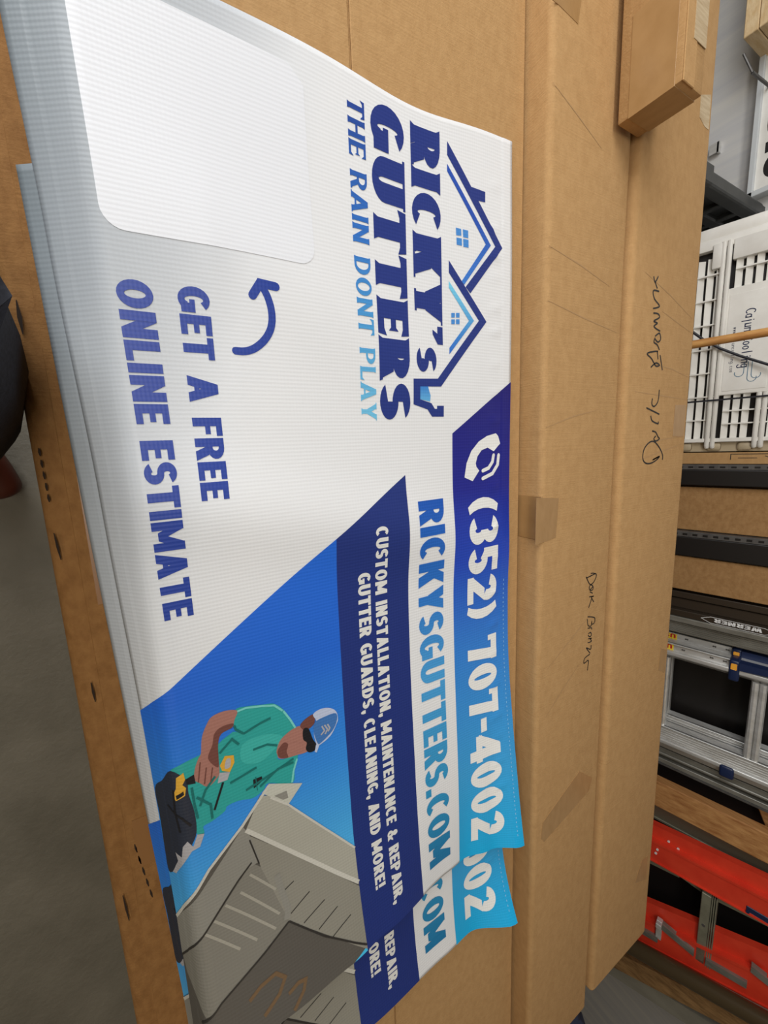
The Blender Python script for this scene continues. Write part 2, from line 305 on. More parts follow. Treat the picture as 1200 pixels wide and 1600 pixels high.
 'slat3': [(1.1361,0.2391),(1.1504,0.2056)],
 'slat4': [(1.1598,0.258),(1.1733,0.2253)],
 'stain0': [(1.1812,0.0965),(1.172,0.1137),(1.1679,0.1359),(1.1795,0.1479),(1.1945,0.137),(1.2086,0.1131)],
 'stain1': [(1.2018,0.1496),(1.1968,0.1648),(1.1992,0.1761),(1.2103,0.1711),(1.2249,0.1539)],
 'hw1_0': [(0.2687,0.7088),(0.2866,0.7219),(0.2857,0.733),(0.2778,0.7405),(0.2704,0.742),(0.2657,0.7315),(0.2649,0.7235)],
 'hw1_1': [(0.2715,0.7101),(0.2682,0.7378)],
 'hw1_2': [(0.2928,0.7327),(0.2886,0.7252),(0.2928,0.7207),(0.2999,0.724),(0.3004,0.7321),(0.2941,0.7328),(0.2999,0.7228)],
 'hw1_3': [(0.303,0.723),(0.3065,0.7305),(0.3086,0.7315)],
 'hw1_4': [(0.3131,0.7221),(0.3151,0.7372)],
 'hw1_5': [(0.3154,0.7352),(0.3153,0.7291),(0.3278,0.7382)],
 'hw1_6': [(0.3169,0.7305),(0.3252,0.727),(0.3363,0.7214)],
 'hw1_7': [(0.3547,0.7199),(0.3628,0.7429),(0.374,0.7429),(0.3745,0.7347),(0.369,0.7343),(0.3779,0.7325),(0.3738,0.7224),(0.3597,0.719)],
 'hw1_8': [(0.3802,0.7216),(0.3823,0.734),(0.3867,0.7356)],
 'hw1_9': [(0.393,0.7246),(0.3918,0.7318),(0.3987,0.7352),(0.4005,0.7292),(0.3955,0.7239)],
 'hw1_10': [(0.4037,0.7245),(0.4056,0.7357),(0.4057,0.7316),(0.4125,0.7362),(0.4121,0.7239)],
 'hw1_11': [(0.4211,0.736),(0.4296,0.7345),(0.4226,0.7205),(0.4384,0.7339)],
 'hw1_12': [(0.44,0.7328),(0.4442,0.7159),(0.4546,0.7146),(0.4529,0.7288),(0.4746,0.727)],
 'hw2_0': [(0.0442,0.928),(0.0505,0.9032),(0.0448,0.9281),(0.0526,0.9148),(0.0574,0.8929),(0.0548,0.8733),(0.0441,0.8639),(0.0267,0.8672),(0.0142,0.8847),(0.0133,0.904),(0.026,0.9255),(0.0417,0.9405),(0.0525,0.942)],
 'hw2_1': [(-0.0089,0.8928),(-0.0058,0.9071),(0.0033,0.9168),(0.0079,0.9231),(0.012,0.9094),(0.0073,0.9015),(0.0016,0.9081)],
 'hw2_2': [(-0.0393,0.8835),(-0.0293,0.8902),(-0.0233,0.9132),(-0.0277,0.9138)],
 'hw2_3': [(-0.0548,0.8654),(-0.0423,0.9163)],
 'hw2_4': [(-0.0911,0.9097),(-0.0682,0.9072),(-0.058,0.8947),(-0.0621,0.8849),(-0.0734,0.8856)],
 'hw2_5': [(-0.1296,0.9156),(-0.158,0.9034)],
 'hw2_6': [(-0.1326,0.8717),(-0.1419,0.8892),(-0.1386,0.9033),(-0.1364,0.8899),(-0.149,0.8723),(-0.1572,0.8555),(-0.1632,0.881),(-0.1642,0.8944)],
 'hw2_7': [(-0.1654,0.8915),(-0.1493,0.8964)],
 'hw2_8': [(-0.1673,0.8994),(-0.1761,0.8901),(-0.1804,0.8772),(-0.1888,0.8804)],
 'hw2_9': [(-0.1914,0.88),(-0.1983,0.8952),(-0.188,0.9009),(-0.1817,0.892),(-0.1861,0.8807)],
 'hw2_10': [(-0.2025,0.8973),(-0.2052,0.8835),(-0.2094,0.8735),(-0.2159,0.8848),(-0.2186,0.8723),(-0.2273,0.8912),(-0.2332,0.8851),(-0.2326,0.8684)],
 'hw2_11': [(-0.2406,0.8663),(-0.2476,0.8885),(-0.2586,0.8686),(-0.272,0.8633),(-0.2737,0.8839)],
 'hw2_12': [(-0.2971,0.8611),(-0.288,0.8674),(-0.2997,0.8773)],
 'hw2_13': [(-0.288,0.8674),(-0.2778,0.8765)],
 'tape_a': [(0.0975,0.5594),(0.1034,0.6186),(0.1753,0.6131),(0.1808,0.5588)],
 'tape_b': [(0.7681,0.6002),(0.7063,0.7151),(0.7464,0.7633),(0.774,0.7536),(0.8176,0.606),(0.8036,0.5957)],
 'tape_c': [(-0.6193,0.5701),(-0.6469,0.6344),(-0.6139,0.6288),(-0.6192,0.5842)],
 'tape_d': [(-0.0619,0.9771),(-0.0626,1.024),(0.0052,1.0237),(0.0041,0.9763)],
 'tape_e': [(0.5028,0.9974),(0.5175,1.0291),(0.5757,1.0253),(0.5581,0.9932)],
 'tape_f': [(1.0963,0.9862),(1.1026,1.0149),(1.1758,1.0144),(1.1503,0.959)],
 'tape_g': [(-0.637,0.9852),(-0.6505,1.0247),(-0.5905,1.0257),(-0.591,1.0095),(-0.6002,0.9869)],
 'slit0': [(-0.0149,-0.1167),(0.0546,-0.1157)],
 'slit1': [(-0.1801,-0.1129),(-0.1274,-0.1122)],
 'slit2': [(0.0888,-0.1168),(0.1387,-0.1135)],
 'slit3': [(0.2942,-0.1064),(0.3353,-0.1048)],
 'slit4': [(0.5585,-0.0893),(0.6664,-0.0776)],
 'slit5': [(0.6321,-0.1127),(0.6988,-0.1097)],
}
SW, SH, ZB = 1.228, 0.614, 0.90      # banner size, height of the carton top it lies on
def lerp_tab(tab, x):
    if x <= tab[0][0]: return tab[0][1]
    for (a, b), (c, d) in zip(tab, tab[1:]):
        if x <= c:
            f = (x-a)/(c-a); f = f*f*(3-2*f)
            return b+(d-b)*f
    return tab[-1][1]
LIFT_UP = [(0, .032), (.15, .040), (.25, .034), (.32, .026), (.46, .007), (.50, .004), (.55, .018), (.614, .047)]
LIFT_LOW = [(0, .025), (.3, .025), (.46, .016), (.52, .012), (.614, .050)]
def waves(X, Y):
    w = .0022*(1+math.sin(9*X+4*Y+.6))*(1+.6*math.sin(5.2*X-3*Y))
    w += .009*math.exp(-((X-.10-.25*(Y-.2))/.055)**2)*max(0, min(1, (.62-Y)/.3))
    w += .005*math.exp(-((X+.22-.5*(Y-.1))/.07)**2)*max(0, min(1, (Y+.02)/.1))*max(0, min(1, (.5-Y)/.3))
    return w
def sheet(s, t, low=False):
    x0 = -.455+(.178 if low else 0); yb = .535-(.012 if low else 0)
    X = x0+s; Y = yb-(SH-t); z = ZB+(.0015 if low else .0050)
    e = lerp_tab([(.3, 0), (.68, .002), (1.0, .003)] if low else [(0, 0), (.25, .006), (.5, .013), (.8, .018)], s)
    Y += e*max(0, 1-t/(.6*SH))**2               # length taken up by the folds near the front edge
    X += .014*math.exp(-((t-.43)/.1)**2)*math.exp(-s/.1)*(0 if low else 1)
    L = .20 if low else lerp_tab([(.40, .22), (.614, .42)], t)
    u = (s-(SW-L))/L
    lift = (lerp_tab(LIFT_LOW if low else LIFT_UP, t)*u**1.8) if u > 0 else 0.
    yf = -.012
    if Y < yf:
        d = yf-Y; phi = math.radians(28+36*(X+.455)/SW); n = 8; yy = yf; dz = 0.
        for i in range(n):
            e = (i+.5)/n*d; a = phi*min(1, e/.02)
            yy -= d/n*math.cos(a); dz -= d/n*math.sin(a)
        wv = waves(X, yf)*max(0, 1-d/.05); Y = yy; z += dz
    else:
        wv = waves(X, Y)
    z += wv+lift
    if t > SH-.07:
        for k, ps in enumerate((.07, .13, .17, .2, .245, .28, .33, .375, .42, .47, .53, .6, .655, .72, .78, .835, .9, .96, 1.0, 1.05, 1.1)):
            if abs(s-ps) < .02: z += (.0010+.0005*(k % 3))*math.exp(-((s-ps+.25*(t-SH+.035))/.0045)**2-((t-SH+.036)/.011)**2)
    if t < .020 or t > SH-.020: z += .0005
    return X, Y, z
# ------------------------------------------------------------------ materials
CARD = srgb(184, 146, 99); CARD2 = srgb(175, 137, 91)
def cardboard(name, c1, c2, flute=(420, 9, 9)):
    m = mat(name, c1, .82, noise=((55, 80, 80), c2), spec=.25)
    nt = m.node_tree; b = nt.nodes['Principled BSDF']; tc = nt.nodes['Texture Coordinate']
    mp = nt.nodes.new('ShaderNodeMapping'); mp.inputs['Scale'].default_value = flute; nt.links.new(tc.outputs['Object'], mp.inputs[0])
    n1 = nt.nodes.new('ShaderNodeTexNoise'); n1.inputs['Scale'].default_value = 1; nt.links.new(mp.outputs[0], n1.inputs['Vector'])
    n2 = nt.nodes.new('ShaderNodeTexNoise'); n2.inputs['Scale'].default_value = 350; nt.links.new(tc.outputs['Object'], n2.inputs['Vector'])
    ad = nt.nodes.new('ShaderNodeMath'); nt.links.new(n1.outputs[0], ad.inputs[0]); nt.links.new(n2.outputs[0], ad.inputs[1])
    bp = nt.nodes.new('ShaderNodeBump'); bp.inputs['Strength'].default_value = .22; bp.inputs['Distance'].default_value = .002
    nt.links.new(ad.outputs[0], bp.inputs['Height']); nt.links.new(bp.outputs[0], b.inputs['Normal'])
    return m
M_card = cardboard('cardboard', CARD, CARD2)
M_card_v = cardboard('cardboard_weathered', srgb(166, 128, 84), srgb(150, 112, 70), (420, 9, 9))
M_card_d = cardboard('cardboard_brown', srgb(150, 108, 62), srgb(132, 92, 50), (300, 40, 9))
M_tape = mat('packing_tape', srgb(158, 122, 78), .28, spec=.6, noise=((30, 90, 30), srgb(168, 132, 88)))
M_tape_pale = mat('frayed_tape', srgb(196, 176, 142), .4, noise=((200, 20, 30), srgb(168, 142, 104)))
M_ink = mat('marker_ink', srgb(28, 26, 26), .5)
M_slit = mat('slit_dark', srgb(40, 26, 14), .9)
M_floor = mat('concrete', srgb(110, 105, 92), .55, noise=((3, 3, 3), srgb(132, 126, 112)), bump=((60, 60, 60), .25))
M_wall = mat('painted_wall', srgb(196, 196, 198), .35, noise=((22, 22, .9), srgb(214, 212, 207)))
M_white = mat('white_plastic', srgb(238, 236, 230), .4, noise=((14, 14, 14), srgb(228, 225, 218)))
M_tan = mat('tan_plastic', srgb(176, 160, 132), .55)
M_blackp = mat('black_plastic', srgb(40, 41, 40), .45, noise=((20, 20, 20), srgb(52, 53, 52)))
M_steel_b = mat('black_steel', srgb(34, 31, 30), .4, .3)
M_tape_d = mat('dark_tape', srgb(140, 98, 56), .35)  # packing tape in a darker even colour
M_crease = mat('crease_shade', srgb(172, 136, 94), .85)  # darker card colour standing in for shading along the creases
M_steel_g = mat('grey_and_lit_steel', srgb(112, 110, 108), .4, .5, noise=((4, 4, 30), srgb(88, 86, 86)))  # grey steel; on the rack posts it stands in for lit black steel
M_alu = mat('aluminium', srgb(226, 226, 224), .34, .45, noise=((30, 30, 6), srgb(200, 198, 193)))
M_alu_dark = mat('dull_aluminium', srgb(150, 148, 140), .42, .4, noise=((30, 30, 6), srgb(120, 117, 108)))
M_alu_olive = mat('weathered_aluminium', srgb(150, 148, 128), .5, .35, noise=((20, 20, 20), srgb(132, 130, 112)))
M_bronze = mat('dark_bronze_rail', srgb(62, 52, 42), .4, .3)
M_navy = mat('navy_plastic', srgb(28, 42, 78), .35)
M_yel = mat('yellow_label', srgb(238, 205, 60), .5); M_orange = mat('amber_plastic', srgb(246, 176, 62), .4)
M_redt = mat('red_print', srgb(190, 40, 30), .5); M_whitet = mat('white_print', srgb(232, 232, 232), .5)
M_red = mat('red_fibreglass', srgb(234, 70, 44), .42, noise=((12, 12, 12), srgb(222, 58, 36)))
def woodm(name, a, b, sc=(60, 60, 2.2)):
    return mat(name, a, .65, noise=(sc, b), bump=(tuple(3*s for s in sc), .15))
M_wood = woodm('pine_lumber', srgb(200, 148, 92), srgb(160, 106, 58)); M_wood_l = woodm('pale_pine', srgb(226, 200, 158), srgb(206, 172, 122), (30, 9, 60))
M_pole = woodm('varnished_wood', srgb(212, 160, 92), srgb(178, 120, 60)); M_wood_o = woodm('old_lumber', srgb(166, 128, 82), srgb(120, 88, 52))
M_pipe = mat('brown_pipe', srgb(84, 70, 48), .35, .2); M_cable = mat('black_rubber', srgb(26, 26, 34), .5)
M_jeans = mat('dark_denim', srgb(36, 38, 46), .9, noise=((240, 240, 240), srgb(52, 54, 64))); M_shirt = mat('navy_shirt', srgb(34, 42, 66), .9)
M_skin = mat('skin', srgb(200, 150, 122), .5); M_hair = mat('brown_hair', srgb(60, 42, 30), .8); M_leather = mat('brown_leather', srgb(92, 44, 32), .45)
M_tarp = mat('navy_tarp', srgb(56, 70, 104), .7, bump=((14, 14, 14), .5))
def vinyl(name, stops, noise=None, axis=0):
    """printed vinyl: colour along the banner's own length (u) or height (v), scrim weave as bump"""
    m = bpy.data.materials.new(name); m.use_nodes = True; nt = m.node_tree; b = nt.nodes['Principled BSDF']
    b.inputs['Roughness'].default_value = .42; b.inputs['Specular IOR Level'].default_value = .45
    uv = nt.nodes.new('ShaderNodeUVMap'); sp = nt.nodes.new('ShaderNodeSeparateXYZ'); nt.links.new(uv.outputs[0], sp.inputs[0])
    if len(stops) == 1: b.inputs['Base Color'].default_value = stops[0][1]
    else:
        r = nt.nodes.new('ShaderNodeValToRGB'); e = r.color_ramp.elements
        e[0].position, e[0].color = stops[0]; e[1].position, e[1].color = stops[-1]
        for p, c in stops[1:-1]: k = e.new(p); k.color = c
        src = sp.outputs[axis] if axis != 'xy' else None
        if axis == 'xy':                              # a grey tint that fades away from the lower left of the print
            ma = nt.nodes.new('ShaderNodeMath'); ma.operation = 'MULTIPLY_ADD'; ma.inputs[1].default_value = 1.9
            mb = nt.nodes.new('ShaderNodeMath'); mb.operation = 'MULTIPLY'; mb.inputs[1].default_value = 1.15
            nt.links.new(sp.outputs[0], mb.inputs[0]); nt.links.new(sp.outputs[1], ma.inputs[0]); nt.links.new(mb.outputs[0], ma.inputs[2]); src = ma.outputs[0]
        nt.links.new(src, r.inputs[0]); nt.links.new(r.outputs[0], b.inputs['Base Color'])
    if noise:
        n = nt.nodes.new('ShaderNodeTexNoise'); n.inputs['Scale'].default_value = noise[0]; nt.links.new(uv.outputs[0], n.inputs['Vector'])
        r = nt.nodes.new('ShaderNodeValToRGB'); r.color_ramp.elements[0].position = .35; r.color_ramp.elements[1].position = .7
        r.color_ramp.elements[0].color = stops[0][1]; r.color_ramp.elements[1].color = noise[1]
        nt.links.new(n.outputs[0], r.inputs[0]); nt.links.new(r.outputs[0], b.inputs['Base Color'])
    hs = []
    for ax, fr in ((0, 2*math.pi*SW/.0046), (1, 2*math.pi*SH/.0042)):
        a = nt.nodes.new('ShaderNodeMath'); a.operation = 'MULTIPLY'; a.inputs[1].default_value = fr; nt.links.new(sp.outputs[ax], a.inputs[0])
        s = nt.nodes.new('ShaderNodeMath'); s.operation = 'SINE'; nt.links.new(a.outputs[0], s.inputs[0]); hs.append(s)
    k = nt.nodes.new('ShaderNodeMath'); k.operation = 'MULTIPLY_ADD'; k.inputs[1].default_value = .35
    nt.links.new(hs[1].outputs[0], k.inputs[0]); nt.links.new(hs[0].outputs[0], k.inputs[2])
    bp = nt.nodes.new('ShaderNodeBump'); bp.inputs['Strength'].default_value = .10; bp.inputs['Distance'].default_value = .0006
    nt.links.new(k.outputs[0], bp.inputs['Height']); nt.links.new(bp.outputs[0], b.inputs['Normal'])
    return m
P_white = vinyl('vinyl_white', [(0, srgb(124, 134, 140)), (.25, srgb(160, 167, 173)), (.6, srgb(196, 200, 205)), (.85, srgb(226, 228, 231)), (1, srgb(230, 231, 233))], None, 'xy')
P_panel = vinyl('print_white', [(0, srgb(231, 233, 238))])
P_navy = vinyl('print_navy', [(0, srgb(34, 52, 122))])
P_logo = vinyl('print_logo_navy', [(0, srgb(36, 54, 128))])
P_offer = vinyl('print_royal_blue', [(0, srgb(33, 62, 152))])
P_band = vinyl('print_phone_band', [(.30, srgb(30, 28, 116)), (.43, srgb(30, 36, 140)), (.53, srgb(34, 72, 190)), (.66, srgb(52, 128, 214)), (.85, srgb(62, 160, 220)), (1, srgb(26, 176, 232))])
P_web = vinyl('print_web_gradient', [(.43, srgb(26, 84, 180)), (.55, srgb(40, 112, 200)), (.68, srgb(74, 160, 220)), (.85, srgb(50, 150, 200)), (1, srgb(24, 110, 160))])
P_rain = vinyl('print_slogan_gradient', [(.02, srgb(36, 64, 146)), (.15, srgb(48, 112, 196)), (.25, srgb(78, 158, 214)), (.35, srgb(116, 196, 230))])
P_roofg = vinyl('print_rafter_gradient', [(.10, srgb(38, 80, 176)), (.19, srgb(62, 130, 216)), (.23, srgb(110, 196, 234))])
P_roofg2 = vinyl('print_small_rafter_gradient', [(.18, srgb(120, 206, 236)), (.24, srgb(58, 130, 208)), (.28, srgb(44, 92, 200))])
P_win = vinyl('print_sky_blue', [(0, srgb(72, 140, 212))]); P_water = vinyl('print_water', [(.3, srgb(50, 120, 200)), (.325, srgb(110, 190, 232))])
P_letter = vinyl('print_white_letter', [(0, srgb(236, 236, 234))]); P_services = vinyl('print_services_letter', [(0, srgb(226, 226, 222))])
P_sky = vinyl('print_photo_sky', [(.60, srgb(36, 104, 214)), (.74, srgb(52, 140, 226)), (.86, srgb(78, 178, 238)), (1, srgb(74, 196, 242))])
def flat(n, r, g, b): return vinyl('print_'+n, [(0, srgb(r, g, b))])
Q = dict(shirt=flat('teal_shirt', 48, 164, 158), fold=flat('teal_fold', 26, 112, 108), skin=flat('skin_tone', 168, 118, 106), skind=flat('skin_shade', 116, 72, 64), pants=flat('dark_trousers', 44, 50, 64),
         grey=flat('pale_grey', 176, 174, 178), black=flat('near_black', 30, 30, 34), yel=flat('tool_yellow', 222, 170, 60), capw=flat('cap_white', 190, 200, 226), capb=flat('cap_blue', 66, 118, 184),
         g1=flat('gutter_light', 172, 170, 158), g2=flat('gutter_mid', 142, 140, 132), g3=flat('soffit', 130, 127, 118), g4=flat('soffit_right', 144, 141, 130), g5=flat('porch_shade', 92, 88, 82),
         gl=flat('gutter_edge', 204, 202, 192), rib=flat('soffit_rib', 166, 162, 150), stain=flat('brown_stain', 116, 92, 66), dark=flat('seam_dark', 52, 49, 46), lt=flat('teal_light', 122, 208, 200), mt=flat('teal_mid', 62, 178, 170), teal=flat('roof_flash', 196, 196, 184))

# ------------------------------------------------------------------ setting
bm = N(); box(bm, -5, 6.5, -3, 2.2, -.05, 0); tag(obj('floor', bm, M_floor), kind='structure')
bm = N(); box(bm, -5, 6.5, 2.2, 2.3, 0, 3.4); tag(obj('wall_back', bm, M_wall), kind='structure')

# ------------------------------------------------------------------ cartons
def rounded_carton(bm, x0, x1, y0, y1, z0, z1, r=.009):
    box(bm, x0, x1, y0, y1, z0, z1, r, 4)
def tape(parent, key, z, m=None, name='packing_tape'):
    bm = N(); pts = D[key]
    extrude_poly(bm, pts, lambda p: Vector((p[0], p[1], z-.0002)), lambda p: Vector((p[0], p[1], z+.0005)))
    return obj(name, bm, m or M_tape, parent)
def ink(parent, prefix, z, th, label):
    bm = N()
    k = 0
    while prefix+'%d' % k in D:
        P = D[prefix+'%d' % k]; k += 1
        n = len(P); S = [P[0]]                      # smooth the pen line
        for i in range(n-1):
            for j in range(1, 7):
                t = j/6; p0 = P[max(i-1, 0)]; p1 = P[i]; p2 = P[i+1]; p3 = P[min(i+2, n-1)]
                S.append(tuple(.5*((2*p1[c])+(-p0[c]+p2[c])*t+(2*p0[c]-5*p1[c]+4*p2[c]-p3[c])*t*t+(-p0[c]+3*p1[c]-3*p2[c]+p3[c])*t**3) for c in (0, 1)))
        for q in stroke(S, th):
            bm.faces.new([bm.verts.new((a, b, z)) for a, b in q])
    bmesh.ops.remove_doubles(bm, verts=bm.verts, dist=1e-6)
    o = obj('handwriting', bm, M_ink, parent); o['label'] = label; return o
def crease(bm, x0, y0, x1, y1, z, w=.0022):           # a pressed line across a carton top, its shading drawn as a darker strip
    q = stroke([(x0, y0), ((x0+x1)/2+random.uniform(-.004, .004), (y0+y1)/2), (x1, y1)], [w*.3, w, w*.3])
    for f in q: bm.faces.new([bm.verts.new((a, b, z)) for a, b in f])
bm = N()                                               # pallet under the stack
for y in (-.02, .2, .45, .7, .95): box(bm, -1.5, 1.2, y-.05, y+.05, .10, .12)
for x in (-1.4, -.2, 1.0): box(bm, x-.05, x+.05, -.07, 1.0, .0, .10)
tag(obj('wooden_pallet', bm, M_wood_o), 'wooden pallet on the concrete under the stack of long cartons', 'pallet')
# lower tier
t = thing('long_carton', 'lowest wide long brown carton sticking out in front under the banners', 'carton', (0, .45, .12))
bm = N(); rounded_carton(bm, -1.62, 1.33, -.127, 1.04, .12, .775, .014); o = move(obj('carton_body', bm, M_card_d, None, True), t)
bm = N(); box(bm, -1.6, 1.31, -.098, -.02, .775, .7785, .001, 1); move(obj('top_flap', bm, M_card_d), t)
for k in range(6):
    a = Vector(D['slit%d' % k][0]); b = Vector(D['slit%d' % k][1]); n = 5 if k in (0, 4) else 1
    bm = N()
    for i in range(n):
        p = a.lerp(b, i/n); q = a.lerp(b, (i+.7)/n)
        for f in stroke([p, (p+q)/2, q], [.001, .0045 if k == 1 else .0028, .001]): bm.faces.new([bm.verts.new((x, y, .7792)) for x, y in f])
    bmesh.ops.remove_doubles(bm, verts=bm.verts, dist=1e-6); move(obj('slit', bm, M_slit), t)
for (x0, x1, y0, y1) in ((.02, .19, -.085, -.045), (.52, .60, -.088, -.05)):
    bm = N(); box(bm, x0, x1, y0, y1, .7786, .7792); move(obj('packing_tape', bm, M_tape_d), t)
# carton under the banners: body and two top flaps that meet at a seam
t = thing('long_carton', 'long brown carton carrying the two printed vinyl banners', 'carton', (0, .28, .776))
bm = N(); rounded_carton(bm, -1.62, 1.42, -.016, .571, .779, .8955); move(obj('carton_body', bm, M_card, None, True), t)
bm = N(); box(bm, -1.618, 1.415, -.010, .2638, .895, .899, .0012, 1); move(obj('top_flap', bm, M_card), t)
bm = N(); box(bm, -1.618, 1.415, .2662, .568, .895, .899, .0012, 1); move(obj('top_flap', bm, M_card), t)
# second and third long cartons
t = thing('long_carton', 'long brown carton just behind the banners, small upright handwriting on top', 'carton', (0, .68, .776))
bm = N(); rounded_carton(bm, -1.62, 1.425, .573, .7885, .779, .945, .011); move(obj('carton_body', bm, M_card, None, True), t)
for o in (tape(t, 'tape_a', .945), tape(t, 'tape_b', .945), tape(t, 'tape_c', .945), ink(t, 'hw1_', .9455, .0022, 'small black handwriting')): move(o, t)
bm = N(); box(bm, .097, .175, .5722, .574, .86, .945, .0005, 1); move(obj('packing_tape', bm, M_tape), t)
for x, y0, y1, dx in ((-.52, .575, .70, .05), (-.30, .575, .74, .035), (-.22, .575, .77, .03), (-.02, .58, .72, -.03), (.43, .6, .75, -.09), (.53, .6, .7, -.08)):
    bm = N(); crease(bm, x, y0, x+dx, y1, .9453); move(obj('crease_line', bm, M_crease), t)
t = thing('long_carton', 'rearmost long brown carton with large upside-down black handwriting on top', 'carton', (0, .92, .776))
bm = N(); rounded_carton(bm, -1.62, 1.372, .7905, 1.04, .779, .956, .012); move(obj('carton_body', bm, M_card, None, True), t)
for o in (tape(t, 'tape_d', .956), tape(t, 'tape_e', .956), tape(t, 'tape_f', .956), tape(t, 'tape_g', .956, M_tape_pale), ink(t, 'hw2_', .9565, .0030, 'large black handwriting')): move(o, t)
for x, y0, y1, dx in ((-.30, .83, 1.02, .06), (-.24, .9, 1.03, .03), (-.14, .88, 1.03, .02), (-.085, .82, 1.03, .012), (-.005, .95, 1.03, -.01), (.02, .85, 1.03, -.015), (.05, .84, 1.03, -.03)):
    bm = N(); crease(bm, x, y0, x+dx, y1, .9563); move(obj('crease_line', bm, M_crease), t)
# small carton standing on the second one
t = thing('slim_carton', 'slim taped carton lying on top of the rear long cartons', 'carton', (-1.0, .75, .945))
bm = N(); box(bm, -1.55, -.502, .7215, .7815, .9565, 1.050, .003, 2); move(obj('carton_body', bm, M_card, None, True), t)
bm = N(); box(bm, -1.50, -.5015, .722, .7535, 1.0490, 1.0512, .0008, 1); move(obj('top_flap', bm, M_card), t)
bm = N(); box(bm, -.640, -.5005, .7206, .7218, .974, 1.040, .0003, 1); move(obj('packing_tape', bm, M_tape), t)
bm = N(); box(bm, -.503, -.5010, .7216, .7814, .974, 1.040, .0003, 1); move(obj('packing_tape', bm, M_tape), t)
bm = N(); box(bm, -1.5, -.56, .742, .778, 1.0508, 1.0518); move(obj('packing_tape', bm, M_tape_pale), t)

# ------------------------------------------------------------------ banners
TL = sorted([SH*j/103 for j in range(104)]+[.0192, .0212, SH-.0212, SH-.0192]+[.042+.004*k+.0003 for k in range(11)]); GS = SW/205
def printed(polys_m, layer, low, step=GS):
    """2D polygons (in the banner's own metres) -> a mesh lying on the banner; polys_m = [(material index, polygon)]"""
    bm = N(); uvl = bm.loops.layers.uv.new('UVMap')
    for pi, (mi, poly) in enumerate(polys_m):
        for tri in tessellate_polygon([[Vector((a, b, 0)) for a, b in poly]]):
            if len(set(tri)) < 3: continue
            try:
                f = bm.faces.new([bm.verts.new((poly[i][0], poly[i][1], (pi % 25)*6e-6)) for i in tri]); f.material_index = mi
            except ValueError: pass
    for pl, no in (((0, 0, 0), (-1, 0, 0)), ((SW, 0, 0), (1, 0, 0)), ((0, 0, 0), (0, -1, 0)), ((0, SH, 0), (0, 1, 0))):
        bmesh.ops.bisect_plane(bm, geom=bm.verts[:]+bm.edges[:]+bm.faces[:], plane_co=pl, plane_no=no, clear_outer=True)
    if not bm.verts: return bm
    xs = [v.co.x for v in bm.verts]; ys = [v.co.y for v in bm.verts]
    for i in range(int(min(xs)/step)+1, int(max(xs)/step)+1):
        bmesh.ops.bisect_plane(bm, geom=bm.verts[:]+bm.edges[:]+bm.faces[:], plane_co=(i*step, 0, 0), plane_no=(1, 0, 0))
    for hy in TL:
        if min(ys) < hy < max(ys): bmesh.ops.bisect_plane(bm, geom=bm.verts[:]+bm.edges[:]+bm.faces[:], plane_co=(0, hy, 0), plane_no=(0, 1, 0))
    for f in bm.faces:
        if f.normal.z < 0: f.normal_flip()
        for l in f.loops: l[uvl].uv = (l.vert.co.x/SW, l.vert.co.y/SH)
    off = .0004+.00024*layer
    for v in bm.verts:
        dz = v.co.z; p = Vector(sheet(v.co.x, v.co.y, low)); a = Vector(sheet(v.co.x+.004, v.co.y, low)); b = Vector(sheet(v.co.x, v.co.y+(.004 if v.co.y < .1 else -.004), low))
        nn = (a-p).cross(b-p).normalized(); v.co = p+(nn if nn.z > 0 else -nn)*(off+dz)
    return bm
def put(name, mats, polys, layer, low, parent, label=None):
    bm = printed(polys, layer, low); me = bpy.data.meshes.new(name); bm.normal_update()
    bm.to_mesh(me); bm.free()
    for x in mats: me.materials.append(x)
    for p in me.polygons: p.use_smooth = True
    o = bpy.data.objects.new(name, me); COL.objects.link(o); o.parent = parent; o.matrix_parent_inverse = parent.matrix_world.inverted()
    if label: o['label'] = label
    return o
DX = lambda t: .357+(.755-.357)*(SH-t)/SH               # the diagonal edge of the blue part
SMOOTH = {'shirt', 'arm', 'face', 'hair', 'beard', 'glasses', 'cap', 'cappanel', 'pants', 'skygap', 'armshade', 'cheek', 'shirtlight', 'drillin', 'handset_'}
def pp(keys, mi): return [(mi, rounded(D[k]) if k in SMOOTH else D[k]) for k in keys]
